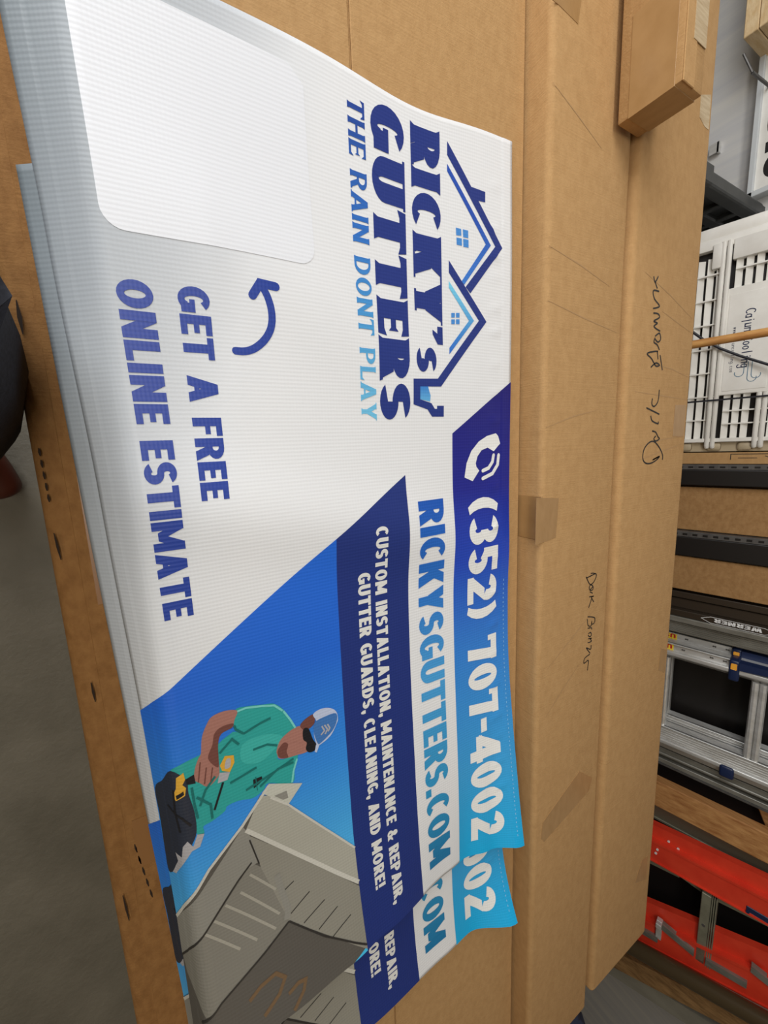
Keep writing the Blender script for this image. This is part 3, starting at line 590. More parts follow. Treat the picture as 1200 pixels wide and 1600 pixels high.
def build_banner(low, label):
    bm = N(); uvl = bm.loops.layers.uv.new('UVMap')
    ss = [GS*i for i in range(206)]; ts = TL
    g = [[bm.verts.new(sheet(s, t, low)) for t in ts] for s in ss]
    for i in range(len(ss)-1):
        for j in range(len(ts)-1):
            f = bm.faces.new((g[i][j], g[i+1][j], g[i+1][j+1], g[i][j+1]))
            for l, (a, b) in zip(f.loops, ((i, j), (i+1, j), (i+1, j+1), (i, j+1))): l[uvl].uv = (ss[a]/SW, ts[b]/SH)
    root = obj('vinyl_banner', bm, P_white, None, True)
    md = root.modifiers.new('thickness', 'SOLIDIFY'); md.thickness = .0006; md.offset = -1
    tag(root, label, 'banner', 'printed vinyl banners')
    # blank rounded panel (the square code of the original is left out)
    r = .02; x0, x1, y0, y1 = -.08, .236, .058, .277; pan = [(x0, y0)]
    for cx, cy, a0 in ((x1-r, y0+r, -90), (x1-r, y1-r, 0)):
        pan += [(cx+r*math.cos(math.radians(a0+k*15)), cy+r*math.sin(math.radians(a0+k*15))) for k in range(7)]
    pan += [(.044, y1), (.028, y1-.016), (.024, .13), (.024, y0)]; pan = pan[1:]
    put('blank_panel', [P_panel], [(0, pan)], 0, low, root)
    # logo
    put('house_logo', [P_logo, P_roofg, P_roofg2, P_win, P_water], pp(['roof1', 'chimney', 'roof2'], 0)+pp(['rafter1'], 1)+pp(['rafter2'], 2)+pp(['win1%d' % i for i in range(4)]+['win2%d' % i for i in range(4)], 3)+pp(['water'], 4), 0, low, root)
    put('company_lettering', [P_logo], [(0, p) for p in lettering("RICKY'S", .024, .350, .424, .422, .049, .049, .30, .19, .075, .045, {6: .74})], 0, low, root)
    put('company_lettering', [P_logo], [(0, p) for p in lettering('GUTTERS', .018, .418, .364, .359, .050, .050, .31, .20, .075, .045)], 0, low, root)
    put('slogan_lettering', [P_rain], [(0, p) for p in lettering('THE RAIN DONT PLAY', .030, .418, .332, .330, .0235, .0235, .20, .13, .12, .03)], 0, low, root)
    # offer
    arc = []
    P = D['arrow']
    for i in range(len(P)-1):
        for j in range(4):
            t = j/4; p0 = P[max(i-1, 0)]; p1 = P[i]; p2 = P[i+1]; p3 = P[min(i+2, len(P)-1)]
            arc.append(tuple(.5*((2*p1[c])+(-p0[c]+p2[c])*t+(2*p0[c]-5*p1[c]+4*p2[c]-p3[c])*t*t+(-p0[c]+3*p1[c]-3*p2[c]+p3[c])*t**3) for c in (0, 1)))
    arc.append(P[-1])
    put('curved_arrow', [P_offer], [(0, p) for p in stroke(arc, .0085, False, 1)+stroke(D['arrowhead'], .0095, False, 1)], 0, low, root)
    put('offer_lettering', [P_offer], [(0, p) for p in lettering('GET A FREE', .279, .507, .118, .114, .032, .031, .26, .21, .065)], 0, low, root)
    put('offer_lettering', [P_offer], [(0, p) for p in lettering('ONLINE ESTIMATE', .280, .638, .062, .058, .033, .032, .26, .21, .065)], 0, low, root)
    # blue fields
    SM = vinyl('print_stitch', [(0, srgb(150, 200, 236))]) if not low else bpy.data.materials.get('print_stitch') or vinyl('print_stitch', [(0, srgb(150, 200, 236))])
    put('hem_stitching', [SM], [(0, rect(.70+.0085*i, .7035+.0085*i, SH-.0125, SH-.0113)) for i in range(60)], 1, low, root)
    tA, tB, tC = .487, .397, .278
    put('phone_band', [P_band], [(0, [(DX(SH), SH), (DX(tA), tA), (SW, tA), (SW, SH)])], 0, low, root)
    num = lettering('(352) 707-4002', .546, 1.196, .518, .514, .068, .067, .26, .20, .06)
    put('phone_number', [P_letter], [(0, p) for p in num], 2, low, root)
    put('phone_icon', [P_letter], pp(['handset'], 0)+[(0, p) for k in ('ring1', 'ring2') for p in stroke(D[k], .0062, False, 1)], 2, low, root)
    put('services_band', [P_navy], [(0, [(DX(tB), tB), (DX(tC), tC), (SW, tC), (SW, tB)])], 0, low, root)
    put('website_lettering', [P_web], [(0, p) for p in lettering('RICKYSGUTTERS.COM', .539, 1.193, .416, .416, .0495, .048, .27, .2, .06)], 1, low, root)
    put('services_lettering', [P_services], [(0, p) for p in lettering('CUSTOM INSTALLATION, MAINTENANCE & REPAIR,', .567, 1.196, .339, .3362, .0205, .0185, .27, .21, .075)], 1, low, root)
    put('services_lettering', [P_services], [(0, p) for p in lettering('GUTTER GUARDS, CLEANING, AND MORE!', .632, 1.154, .3105, .306, .0205, .0185, .27, .21, .075)], 1, low, root)
    # photograph printed on the banner
    ph = put('printed_photograph', [P_sky], [(0, [(DX(tC), tC), (DX(0), 0), (SW, 0), (SW, tC)])], 0, low, root)
    ml = ['lt', 'mt', 'shirt', 'fold', 'skin', 'skind', 'pants', 'grey', 'black', 'yel', 'capw', 'capb']; ix = {k: i for i, k in enumerate(ml)}; mm = [Q[k] for k in ml]
    sk = lambda keys, th, mi: [(mi, p) for k in keys for p in stroke(D[k], th)]
    put('printed_worker', mm, pp(['pants'], ix['pants'])+pp(['arm', 'face'], ix['skin'])+pp(['hair'], ix['skind']), 2, low, ph, 'printed man in teal shirt and cap holding a drill')
    put('printed_shirt', mm, pp(['shirt'], ix['shirt']), 1, low, ph)
    put('printed_detail', mm, pp(['shirtlight'], ix['mt']), 2, low, ph)
    put('printed_sky', [P_sky], pp(['skygap'], 0), 2, low, ph)
    put('printed_detail', mm, pp(['hemcloth'], ix['grey'])+pp(['beard'], ix['skind'])+pp(['glasses', 'chest', 'drillbody'], ix['black'])+pp(['cap', 'brim'], ix['capw'])+pp(['drill', 'battery'], ix['yel'])+pp(['drillgrey'], ix['grey'])
        + pp(['armshade'], ix['skind'])+pp(['cheek'], ix['skin'])+sk(['fold%d' % i for i in range(10)], .0032, ix['fold'])+sk(['shl0', 'shl1', 'shl2'], .0028, ix['lt'])+sk(['pleat0', 'pleat1'], .003, ix['black'])+sk(['bit'], .003, ix['black'])+sk(['finger0', 'finger1', 'finger2'], .0016, ix['skind']), 3, low, ph)
    put('printed_detail', mm, pp(['cappanel'], ix['capb'])+pp(['drillin'], ix['grey'])+pp(['batteryin'], ix['black'])+sk(['chestline'], .0012, ix['fold']), 4, low, ph)
    put('printed_detail', mm, sk(['capmark0', 'capmark1', 'capmark2'], .0022, ix['grey']), 5, low, ph)
    gl = ['g1', 'g2', 'g3', 'g4', 'g5', 'gl', 'rib', 'stain', 'dark', 'teal']; gx = {k: i for i, k in enumerate(gl)}; gm = [Q[k] for k in gl]
    D['gutright'] = [(.9103, .1438), (.9174, .1581), (1.0645, .278), (1.125, .278), (1.0826, .2403), (1.0258, .1872), (.9859, .1515), (.9508, .1201)]
    D['soffr'] = [(.962, .124), (1.0258, .184), (1.0826, .237), (1.128, .278), (1.225, .278), (1.1134, .1639), (1.02, .135)]
    for k in ('gutbase', 'gutright', 'soffr', 'guttopedge', 'gutedge', 'wallline2'): D[k] = [(a, .278 if b > .262 and a > 1.0 else b) for a, b in D[k]]
    base = D['gutbase']
    put('printed_gutter', gm, [(gx['g5'], base)], 2, low, ph, 'printed grey house gutter and soffit')
    put('printed_gutter', gm, pp(['soffl'], gx['g3'])+pp(['soffr'], gx['g4']), 3, low, ph)
    put('printed_gutter', gm, pp(['gutleft'], gx['g2'])+pp(['gutright'], gx['g1'])+pp(['guttop'], gx['teal'])+sk(['stain0', 'stain1'], .005, gx['stain'])
        + sk(['rib%d' % i for i in range(5)], .0035, gx['rib'])+sk(['slat%d' % i for i in range(5)], .0014, gx['dark']), 4, low, ph)
    put('printed_gutter', gm, sk(['gutedge'], .006, gx['gl'])+sk(['gutlip'], .004, gx['gl'])+sk(['guttopedge'], .003, gx['gl'])+sk(['shline', 'wallline', 'wallline2'], .0026, gx['dark'])+sk(['elbow'], .009, gx['g2'])+sk(['gutseam'], .002, gx['dark'])+pp(['guttopd'], gx['g2']), 5, low, ph)
    return root
build_banner(True, 'lower vinyl banner peeking out from beneath the upper one')
build_banner(False, 'upper vinyl banner lying fully exposed on the carton, logo and worker visible')

# ------------------------------------------------------------------ things leaning on the back wall
K = .25; KN = math.hypot(1, K)
def lean(X, a, o=0., y0=1.6): return Vector((X, y0+a*K/KN-o/KN, a/KN+o*K/KN))   # along the wall, up the slope, out from it
def ML(v): return lean(v[0], v[2], v[1])                # local (X, out, along)
def LT(t): return lambda v: ML(v)-t.location             # same, inside a thing's own frame
def lroot(name, label, cat, X, a=0., group=None, o=0.): return thing(name, label, cat, lean(X, a, o), group)
# white louvred unit
t = lroot('louvred_cooler_unit', 'white plastic louvred cooling unit with printed panel behind the cartons', 'cooler', -.33); m = LT(t)
bm = N(); box(bm, -.66, .035, -.25, -.02, .0, 1.25, M=m); obj('inner_casing', bm, M_steel_b, t)
bm = N(); box(bm, -.70, -.655, -.25, .0, 0, 1.28, .006, 2, M=m); box(bm, -.66, -.625, -.05, .004, 0, 1.28, .004, 2, M=m)
box(bm, -.640, -.575, -.02, .008, .755, 1.28, .004, 2, M=m); box(bm, -.640, -.56, -.02, .010, .70, .735, .004, 2, M=m)
box(bm, .020, .034, -.02, .006, 0, 1.28, .002, 1, M=m); box(bm, -.70, .04, -.25, .0, 1.25, 1.28, .004, 1, M=m); obj('side_frame', bm, M_white, t, True)
bm = N(); box(bm, .035, .068, -.25, -.012, .0, 1.26, M=m); 
for i in range(14): box(bm, .036, .064, -.012, -.002, .05+i*.085, .09+i*.085, .008, 2, M=m)
obj('side_panel', bm, M_tan, t, True)
def slats(bm, x0, x1, a0, a1, pitch=.0262):
    k = int((a1-a0)/pitch)
    for i in range(k):
        a = a0+i*pitch; L = [(x, o, aa) for x in (x0, x1) for (o, aa) in ((-.002, a), (-.016, a+.0175), (-.019, a+.0165), (-.005, a-.001))]
        v = [bm.verts.new(m(Vector(p))) for p in L]
        for f in ((0, 1, 2, 3), (7, 6, 5, 4), (0, 4, 5, 1), (1, 5, 6, 2), (2, 6, 7, 3), (3, 7, 4, 0)): bm.faces.new([v[j] for j in f])
bm = N(); slats(bm, -.60, .022, .40, .747); slats(bm, -.60, -.48, .765, 1.24); slats(bm, -.13, .022, .765, .86); slats(bm, -.13, .022, .885, 1.24); slats(bm, -.46, -.13, .95, 1.24); obj('louvre_slats', bm, M_white, t)
bm = N()
for x in [-.545+.083*i for i in range(7)]: box(bm, x-.0022, x+.0022, -.02, .001, .40, .735, M=m)
for x in (-.545, -.075, -.03): box(bm, x-.0022, x+.0022, -.02, .001, .765, 1.24, M=m)
obj('louvre_fin', bm, M_white, t)
bm = N()
for a in (.737, .866):
    for d in (-.008, .008):
        if a > .8: tube(bm, [(-.13, .004, a+d), (.045, .004, a+d), (.052, -.002, a+d)], .0075, 10, M=m)
        else: tube(bm, [(-.64, .004, a+d), (.045, .004, a+d), (.052, -.002, a+d)], .0075, 10, M=m)
obj('cross_bar', bm, M_white, t, True)
bm = N(); box(bm, -.485, -.130, -.02, .004, .738, .95, .002, 1, M=m); box(bm, -.463, -.143, .003, .0052, .757, .872, .001, 1, M=m); lab = obj('label_panel', bm, M_white, t)
bm = N()
def onlean(bm, polys, o, mi=0):
    for p in polys:
        f = bm.faces.new([bm.verts.new(m(Vector((x, o, a)))) for x, a in p]); f.material_index = mi
def lower(txt, x0, x1, y, cap):                           # simple round lower-case letters
    out = []; n = len(txt); w = (x1-x0)/n
    for i, c in enumerate(txt):
        x = x0+i*w; r = cap*.33; lw = w*.84
        if c == 'C': out += ring(x+w*.5, y+cap*.5, w*.62, cap*.5, 45, 315, cap*.13, cap*.1)
        elif c in 'aog':
            out += ring(x+lw/2, y+r, lw/2, r, 0, 360, cap*.12, cap*.1)
            if c in 'ag': out.append(rect(x+lw-cap*.12, x+lw, y-(r if c == 'g' else 0), y+2*r))
            if c == 'g': out += ring(x+lw/2, y-r*.6, lw/2, r*.7, 180, 360, cap*.12, cap*.1)
        elif c == 'j': out += [rect(x+lw*.4, x+lw*.4+cap*.12, y-r, y+2*r), rect(x+lw*.4, x+lw*.4+cap*.12, y+2.4*r, y+2.8*r)]
        elif c in 'un': out += [rect(x, x+cap*.12, y, y+2*r), rect(x+lw-cap*.12, x+lw, y, y+2*r)]+ring(x+lw/2, y+(r*.9 if c == 'u' else r*1.1), lw/2, r*.9, 180 if c == 'u' else 0, 360 if c == 'u' else 180, cap*.12, cap*.1)
        elif c == 'l': out.append(rect(x+lw*.4, x+lw*.4+cap*.12, y, y+cap*1.05))
        elif c == 'i': out += [rect(x+lw*.4, x+lw*.4+cap*.12, y, y+2*r), rect(x+lw*.4, x+lw*.4+cap*.12, y+2.4*r, y+2.8*r)]
        elif c in 'wcmr.': 
            if c == 'w': out += [leg(x+lw*.3, y, x+lw*.1, y+2*r, cap*.1), leg(x+lw*.3, y, x+lw*.5, y+2*r, cap*.1), leg(x+lw*.7, y, x+lw*.5, y+2*r, cap*.1), leg(x+lw*.7, y, x+lw*.9, y+2*r, cap*.1)]
            elif c == 'c': out += ring(x+lw/2, y+r, lw/2, r, 45, 315, cap*.12, cap*.1)
            elif c == 'm': out += [rect(x+lw*k-cap*.05, x+lw*k+cap*.05, y, y+2*r) for k in (.1, .5, .9)]+[rect(x+lw*.1, x+lw*.9, y+1.75*r, y+2*r)]
            elif c == '.': out.append(rect(x+lw*.3, x+lw*.3+cap*.14, y, y+cap*.14))
    return out
onlean(bm, lower('Cajun Cooling', -.405, -.215, .802, .026), .0056)
onlean(bm, lower('www.cajuncooling.com', -.355, -.205, .774, .010), .0056)
obj('label_lettering', bm, M_navy, lab)
bm = N()
for k, (a, ln) in enumerate(((.812, .035), (.822, .055), (.832, .045))):
    pts = [(-.235+i*ln/6, a) for i in range(6)]+[(-.235+ln+.012*math.sin(j*.5), a+(.012-.012*math.cos(j*.5))*(1 if k else -1)) for j in range(8)]
    onlean(bm, stroke(pts, .0022), .0056)
obj('label_swirl', bm, mat('slate_print', srgb(96, 128, 150), .5), lab)
# wooden pole, cable, strap in front of it
bm = N(); tube(bm, [lean(-.3, .0, .0, 1.33)-lean(-.277, 0, 0, 1.33), lean(-.277, .7, 0, 1.33)-lean(-.277, 0, 0, 1.33), lean(-.277, 1.75, 0, 1.33)-lean(-.277, 0, 0, 1.33)], .0125, 16)
o = obj('wooden_pole', bm, M_pole, None, True); o.location = lean(-.277, 0, 0, 1.33); tag(o, 'varnished round wooden pole leaning in front of the white louvred unit', 'pole')
bm = N(); cp = [(-.46, .06, .52), (-.41, .05, .60), (-.36, .035, .665), (-.325, .025, .70), (-.29, .02, .745), (-.255, .02, .80), (-.21, .03, .88), (-.17, .05, 1.0), (-.15, .06, 1.2), (-.15, .03, 1.29)]
pts = []
for i in range(len(cp)-1):
    for j in range(4): pts.append(Vector(cp[i]).lerp(Vector(cp[i+1]), j/4))
pts.append(Vector(cp[-1])); tube(bm, pts, .0042, 8, M=ML)
tag(obj('black_cable', bm, M_cable, None, True), 'black cable hanging diagonally across the front of the white louvred unit', 'cable')
bm = N(); box(bm, -.118, -.112, .014, .016, .0, 1.29, M=ML); tag(obj('black_strap', bm, M_cable), 'thin black strap tight around the white louvred unit', 'strap')
# flattened cartons and black rack posts
def slab(name, label, cat, x0, x1, o0, o1, h, m_, group=None, bev=.003):
    b0 = lean((x0+x1)/2, 0); mm = lambda v: ML(v)-b0; bm = N(); box(bm, x0, x1, o0, o1, 0, h, bev, 2, M=mm); t = obj(name, bm, m_); t.location = b0
    return tag(t, label, cat, group), mm
t, mm = slab('flattened_carton', 'narrow upright carton edge with printed mark beside white louvred unit', 'carton', .072, .114, -.14, -.004, 1.6, M_card)
bm = N()
for q in stroke([(.098, .80), (.078, .80), (.078, .94), (.098, .94)], .0022)+stroke([(.092, .82), (.092, .87)], .002)+stroke([(.085, .89), (.095, .91), (.085, .93)], .002): bm.faces.new([bm.verts.new(mm(Vector((x, -.0030, a)))) for x, a in q])
obj('printed_mark', bm, M_ink, t)
def post(label, x0, xm, x1, o, grp):
    t = lroot('rack_post', label, 'rack post', (x0+x1)/2, 0, grp); mm = LT(t)
    bm = N(); box(bm, xm, x1, o-.06, o, 0, 1.9, .003, 2, M=mm); obj('post_face', bm, M_steel_b, t)
    bm = N(); box(bm, x0, xm, o-.03, o+.001, 0, 1.9, .002, 1, M=mm); fl = obj('post_flange', bm, M_steel_g, t); fl['label'] = 'slotted flange coloured grey as the lit side'  # lit side of the black post put into the colour
    bm = N()
    for i in range(60): box(bm, x0+.007, xm-.007, o, o+.0016, .03+i*.031, .045+i*.031, M=mm)
    obj('slot', bm, M_steel_b, fl)
post('black steel rack post with slotted flange in lit grey, beside the narrow carton', .115, .135, .194, .004, 'black rack posts')
slab('upright_carton', 'tall plain brown carton standing between the two black rack posts', 'carton', .203, .372, -.14, -.02, 1.6, M_card_v)
post('broad black steel rack post between two tall brown cartons', .374, .396, .472, .006, 'black rack posts')
slab('upright_carton', 'tall brown carton between the broad black post and the ladders', 'carton', .477, .614, -.14, -.006, 1.6, M_card_v)
# ladders
def rail(bm, x0, x1, o0, o1, a0, a1, mm, lip=.006):       # C-shaped rail, open to the side
    box(bm, x0, x1, o0, o0+.004, a0, a1, .001, 1, M=mm); box(bm, x0, x0+lip, o0, o1, a0, a1, .0015, 1, M=mm); box(bm, x1-lip, x1, o0, o1, a0, a1, .0015, 1, M=mm)
t = lroot('dark_ladder', 'dark bronze ladder with white lettering on its rail beside shiny ladders', 'ladder', .69); mm = LT(t)
bm = N(); box(bm, .628, .655, -.05, -.02, 0, 2.0, .003, 2, M=mm); box(bm, .655, .700, -.08, -.045, 0, 2.0, .003, 2, M=mm); obj('ladder_rail', bm, M_bronze, t)
bm = N(); box(bm, .700, .726, -.05, .0, 0, 2.0, .002, 1, M=mm); box(bm, .66, .70, -.045, -.030, 0, 2.0, .002, 1, M=mm); r2 = obj('ladder_rail', bm, M_bronze, t)
bm = N()
for a in (.20, .50, .80, 1.1): tube(bm, [(.63, -.07, a), (.72, -.07, a)], .014, 10, M=mm)
obj('ladder_rung', bm, M_bronze, t, True)
bm = N()
def vert_text(bm, txt, xbase, cap, a0, a1, o, mm, flip=False):    # lettering running along a rail
    for p in lettering(txt, a0, a1, 0, 0, cap, None, .26, .2, .08):
        bm.faces.new([bm.verts.new(mm(Vector((xbase+(y if flip else -y), o, s)))) for s, y in p])
vert_text(bm, 'WERNER', .704, .015, .935, .80, .0012, mm, True)
for p in stroke([(.76, .712), (.79, .700), (.94, .700), (.975, .712), (.94, .725), (.79, .725), (.76, .712)], .0016): bm.faces.new([bm.verts.new(mm(Vector((x, .0012, s)))) for s, x in p])
obj('rail_lettering', bm, M_whitet, t)
# two identical multi-position ladders nested one behind the other
def multi(label, dx, do, sticker):
    t = lroot('folding_ladder', label, 'ladder', 1.1+dx, 0, 'folding aluminium ladders'); mm = LT(t); X = lambda x: x+dx; O = lambda o: o+do
    for (x0, xl, x1) in ((.853, .886, .925), (1.236, 1.297, 1.352)):
        bm = N(); box(bm, X(x0), X(xl), O(-.016), O(-.012), 0, 2.0, M=mm); box(bm, X(x0), X(x0+.004), O(-.05), O(-.004), 0, 2.0, .001, 1, M=mm)
        if x0 > 1:
            for i in range(5): box(bm, X(x0+.008+i*.010), X(x0+.012+i*.010), O(-.012), O(-.009), 0, 2.0, M=mm)
        box(bm, X(xl-.002), X(xl+.018), O(-.016), O(.004), 0, 2.0, .006, 4, M=mm)
        P = [(xl+.018, .0), (x1, -.030), (x1, -.05), (xl+.012, -.016)]
        extrude_poly(bm, P, lambda p: mm(Vector((X(p[0]), O(p[1]), 0))), lambda p: mm(Vector((X(p[0]), O(p[1]), 2.0))))
        obj('ladder_rail', bm, M_alu, t, True)
    for a in (.36, .655, .945, 1.23, 1.5):
        bm = N(); w = .034 if a < .9 else .045
        box(bm, X(.922), X(1.24), O(-.05), O(-.018), a-w/2, a-w/2+.006, .001, 1, M=mm); box(bm, X(.922), X(1.24), O(-.05), O(-.018), a+w/2-.006, a+w/2, .001, 1, M=mm)
        box(bm, X(.922), X(1.24), O(-.05), O(-.044), a-w/2, a+w/2, .001, 1, M=mm)
        for j in range(2): tube(bm, [(X(.922), O(-.018), a-w/4+j*w/2), (X(1.24), O(-.018), a-w/4+j*w/2)], w*.24, 8, M=mm)
        obj('ladder_rung', bm, M_alu, t, True)
    for (x0, x1) in ((.848, .932), (1.296, 1.345)):
        bm = N(); box(bm, X(x0), X(x1), O(-.05), O(.010), .856 if x0 < 1 else .86, .888 if x0 < 1 else .905, .008, 3, M=mm)
        if x0 < 1:
            L = [(X(x0+.003), .885), (X(x0+.034), .885), (X(x0+.016), 1.1), (X(x0+.002), 1.1)]
            extrude_poly(bm, L, lambda p: mm(Vector((p[0], O(-.02), p[1]))), lambda p: mm(Vector((p[0], O(.012), p[1]))))
        h = obj('hinge_band', bm, M_navy, t, True); h['label'] = 'navy blue hinge band'
        if x0 < 1:
            bm = N(); box(bm, X(x0+.012), X(x0+.036), O(.010), O(.0115), .862, .880, .002, 1, M=mm); obj('hinge_button', bm, M_orange, h)
    bm = N()
    for a in (.71, .80, .84):
        for d in (0, .006): tube(bm, [(X(.870), O(-.0125), a+d), (X(.870), O(-.0095), a+d)], .003, 8, M=mm)
    obj('rivet', bm, M_steel_g, t)
    if sticker:
        bm = N(); box(bm, X(.857), X(.884), O(-.012), O(-.0112), .58, .680, M=mm); st = obj('yellow_sticker', bm, M_yel, t); bm = N()
        for p in lettering('USE', .675, .62, 0, 0, .018, None, .24, .2, .1): bm.faces.new([bm.verts.new(mm(Vector((X(.860)+y, O(-.0106), s)))) for s, y in p])
        obj('sticker_lettering', bm, M_redt, st)
    return t
multi('front one of two nested aluminium folding ladders with navy hinge bands', 0, 0, True)
multi('aluminium folding ladder tucked behind its twin, against the ribbed rail', -.024, -.058, True)
t = lroot('extension_ladder', 'ribbed aluminium ladder rail between the dark ladder and the folding ladders', 'ladder', .77); mm = LT(t)
bm = N(); box(bm, .728, .752, -.06, .002, 0, 2.0, .004, 2, M=mm); obj('ladder_rail', bm, M_alu_dark, t)
bm = N(); box(bm, .758, .806, -.06, -.022, 0, 2.0, .001, 1, M=mm)
for i in range(6): box(bm, .760+i*.0075, .763+i*.0075, -.022, -.018, 0, 2.0, M=mm)
obj('ribbed_web', bm, M_alu_dark, t)
t = lroot('metal_downspout', 'dull grey metal channel between the folding ladders and the wooden beam', 'channel', 1.41, 0, None); mm = LT(t)
bm = N(); rail(bm, 1.372, 1.445, -.09, -.05, 0, 2.0, mm, .02); box(bm, 1.39, 1.402, -.09, -.04, 0, 2.0, .003, 1, M=mm); obj('channel_body', bm, M_alu_dark, t)
bm = N(); box(bm, 1.445, 1.452, -.09, -.045, 0, 2.0, M=mm); obj('channel_lip', bm, M_steel_g, t)
bm = N(); box(bm, 1.508, 1.632, -.045, .0, 0, 2.05, .004, 2, M=lambda v: ML(v)-lean(1.57, 0)); o = obj('wooden_beam', bm, M_wood); o.location = lean(1.57, 0); tag(o, 'long pine beam leaning between the grey channel and the red ladder', 'beam')
bm = N(); Mr = Matrix.Rotation(math.radians(-22), 4, 'Y')
box(bm, -.07, .07, -.02, .02, -.04, .25, .003, 1, M=lambda v: lean(*(lambda q: (1.475+q.x, 1.02+q.z, -.115+q.y))(Mr @ v))-lean(1.475, 1.02, -.115)); o = obj('wooden_block', bm, M_wood); o.location = lean(1.475, 1.02, -.115); tag(o, 'short pine board wedged crosswise behind the long pine beam', 'board')
t = lroot('flat_bar', 'grey brown flat metal bar leaning beside the red ladder', 'bar', 1.67); mm = LT(t)
bm = N(); box(bm, 1.695, 1.757, -.12, -.085, 0, 2.0, .002, 1, M=mm); obj('bar_web', bm, mat('taupe_paint', srgb(108, 98, 82), .5), t)
bm = N(); box(bm, 1.757, 1.770, -.13, -.078, 0, 2.0, .002, 1, M=mm); obj('bar_lip', bm, M_alu_olive, t)
# red stepladder
t = lroot('step_ladder', 'red fibreglass stepladder with dull metal steps, leaning closed near the wood plank', 'ladder', 2.0); mm = LT(t)
def srail(x0a, x1a, x0b, x1b, wo):                         # rail that narrows upwards (a .65 -> 1.05)
    f = lambda a, p, q: p+(q-p)*(a-.65)/.4
    bm = N()
    def strip(u0, u1, o0, o1):
        P = [(u0, 0.), (u1, 0.), (u1, 1.9), (u0, 1.9)]
        g = lambda o: (lambda p: mm(Vector((f(p[1], x0a, x0b)+(f(p[1], x1a, x1b)-f(p[1], x0a, x0b))*p[0], o, p[1]))))
        extrude_poly(bm, P, g(o0), g(o1))
    strip(0, .36, wo-.05, wo-.02); strip(.36, .42, wo-.05, wo+.006); strip(.42, .97, wo-.05, wo); strip(.97, 1, wo-.08, wo+.006)
    return obj('ladder_rail', bm, M_red, t)
ra = srail(1.752, 1.918, 1.712, 1.892, .0); rb = srail(2.181, 2.395, 2.042, 2.275, .0)
bm = N()
for x, a in ((1.79, .72), (1.80, .755), (1.845, .685), (1.868, .680)): 
    tube(bm, [(x, -.019 if x < 1.81 else .0, a), (x, -.016 if x < 1.81 else .004, a)], .005, 10, M=mm)
obj('rivet', bm, M_whitet, ra, True)
for a in (.27, .565, .865, 1.17):
    bm = N(); xl = 1.925-.025*(a-.86)/.3; xr = 2.28-.09*(a-.86)/.3
    box(bm, xl, xr, -.07, .0, a-.016, a+.016, .002, 1, M=mm)
    for j in range(3): box(bm, xl, xr, -.07, .001, a+.018+.007*j, a+.022+.007*j, M=mm)
    s = obj('ladder_step', bm, M_alu_olive, t)
    bm = N(); tube(bm, [((xl+xr)/2-.02, .0, a), ((xl+xr)/2-.02, .002, a)], .006, 8, M=mm); obj('rivet', bm, M_steel_g, s)
    for sg in (-1, 1):
        bm = N(); P = [(xl-.01, a+.02*sg), (xl+.05, a+.02*sg), (xl+.02, a+.20*sg), (xl-.02, a+.20*sg)]; 
        if sg < 0: P = P[::-1]
        extrude_poly(bm, P, lambda p: mm(Vector((p[0], -.05, p[1]))), lambda p: mm(Vector((p[0], -.046, p[1])))); obj('step_brace', bm, M_alu_olive, s)
        bm = N(); P = [(xr-.02, a+.02*sg), (xr-.05, a+.02*sg), (xr-.075, a+.15*sg), (xr-.045, a+.15*sg)]; 
        if sg > 0: P = P[::-1]
        extrude_poly(bm, P, lambda p: mm(Vector((p[0], -.01, p[1]))), lambda p: mm(Vector((p[0], .012, p[1])))); obj('step_brace', bm, M_alu_dark, s)
bm = N(); box(bm, 2.20, 2.30, -.01, .012, .705, .727, .002, 1, M=mm); box(bm, 2.20, 2.225, .012, .03, .705, .727, .002, 1, M=mm); obj('latch', bm, M_alu, t)
bm = N(); box(bm, 1.86, 1.885, .0, .003, .985, 1.05, .002, 1, M=mm); tube(bm, [(1.884, .003, .99), (1.884, .006, .99)], .006, 8, M=mm); obj('plastic_plate', bm, M_navy, ra)
bm = N(); box(bm, .80, 2.34, -.17, -.15, 0, 1.5, .004, 1, M=lambda v: ML(v)-lean(1.57, 0, -.16)); o = obj('added_shade_board', bm, M_steel_b); o.location = lean(1.57, 0, -.16); tag(o, 'large dark board added to stand in for the shade behind the ladders', 'board')  # dark sheet added where there is only shade between ladders and wall
# pipe, planks and tarp at the right end
bm = N(); pA, pB = lean(2.60, .0, .02), lean(2.02, 2.2, .02); f = lambda a: lean(2.57-.27*a, a, .045)
tube(bm, [f(0)-f(0), f(1.0)-f(0), f(2.2)-f(0)], .034, 20); o = obj('brown_pipe', bm, M_pipe, None, True); o.location = f(0); tag(o, 'brown round pipe leaning between the red stepladder and the old plank', 'pipe')
def plank(name, label, m_, xa, xb, w, o, h, a1=.43):
    bm = N(); g = lambda a: xa+(xb-xa)*(a-.55)/a1; base = lean(g(0), 0, o)
    P = [(-w/2, 0.), (w/2, 0.), (w/2, h), (-w/2, h)]
    extrude_poly(bm, P, lambda p: lean(g(p[1])+p[0], p[1], o)-base, lambda p: lean(g(p[1])+p[0], p[1], o-.035)-base)
    ob = obj(name, bm, m_); ob.location = base; return tag(ob, label, 'plank')
plank('wooden_plank', 'knotty old wooden plank leaning between the brown pipe and the grey plank', M_wood_o, 2.62, 2.45, .10, .0, 1.2)
plank('grey_plank', 'grey weathered plank leaning at the far end beside the navy tarp', mat('grey_board', srgb(150, 146, 132), .7, noise=((8, 8, 3), srgb(128, 124, 112))), 2.745, 2.64, .09, -.045, 1.5)
bm = N(); tp = [(1.95, 1.02), (2.33, 1.30), (2.9, 1.52), (3.3, 1.3), (3.2, .6), (2.2, .4), (1.8, .7)]
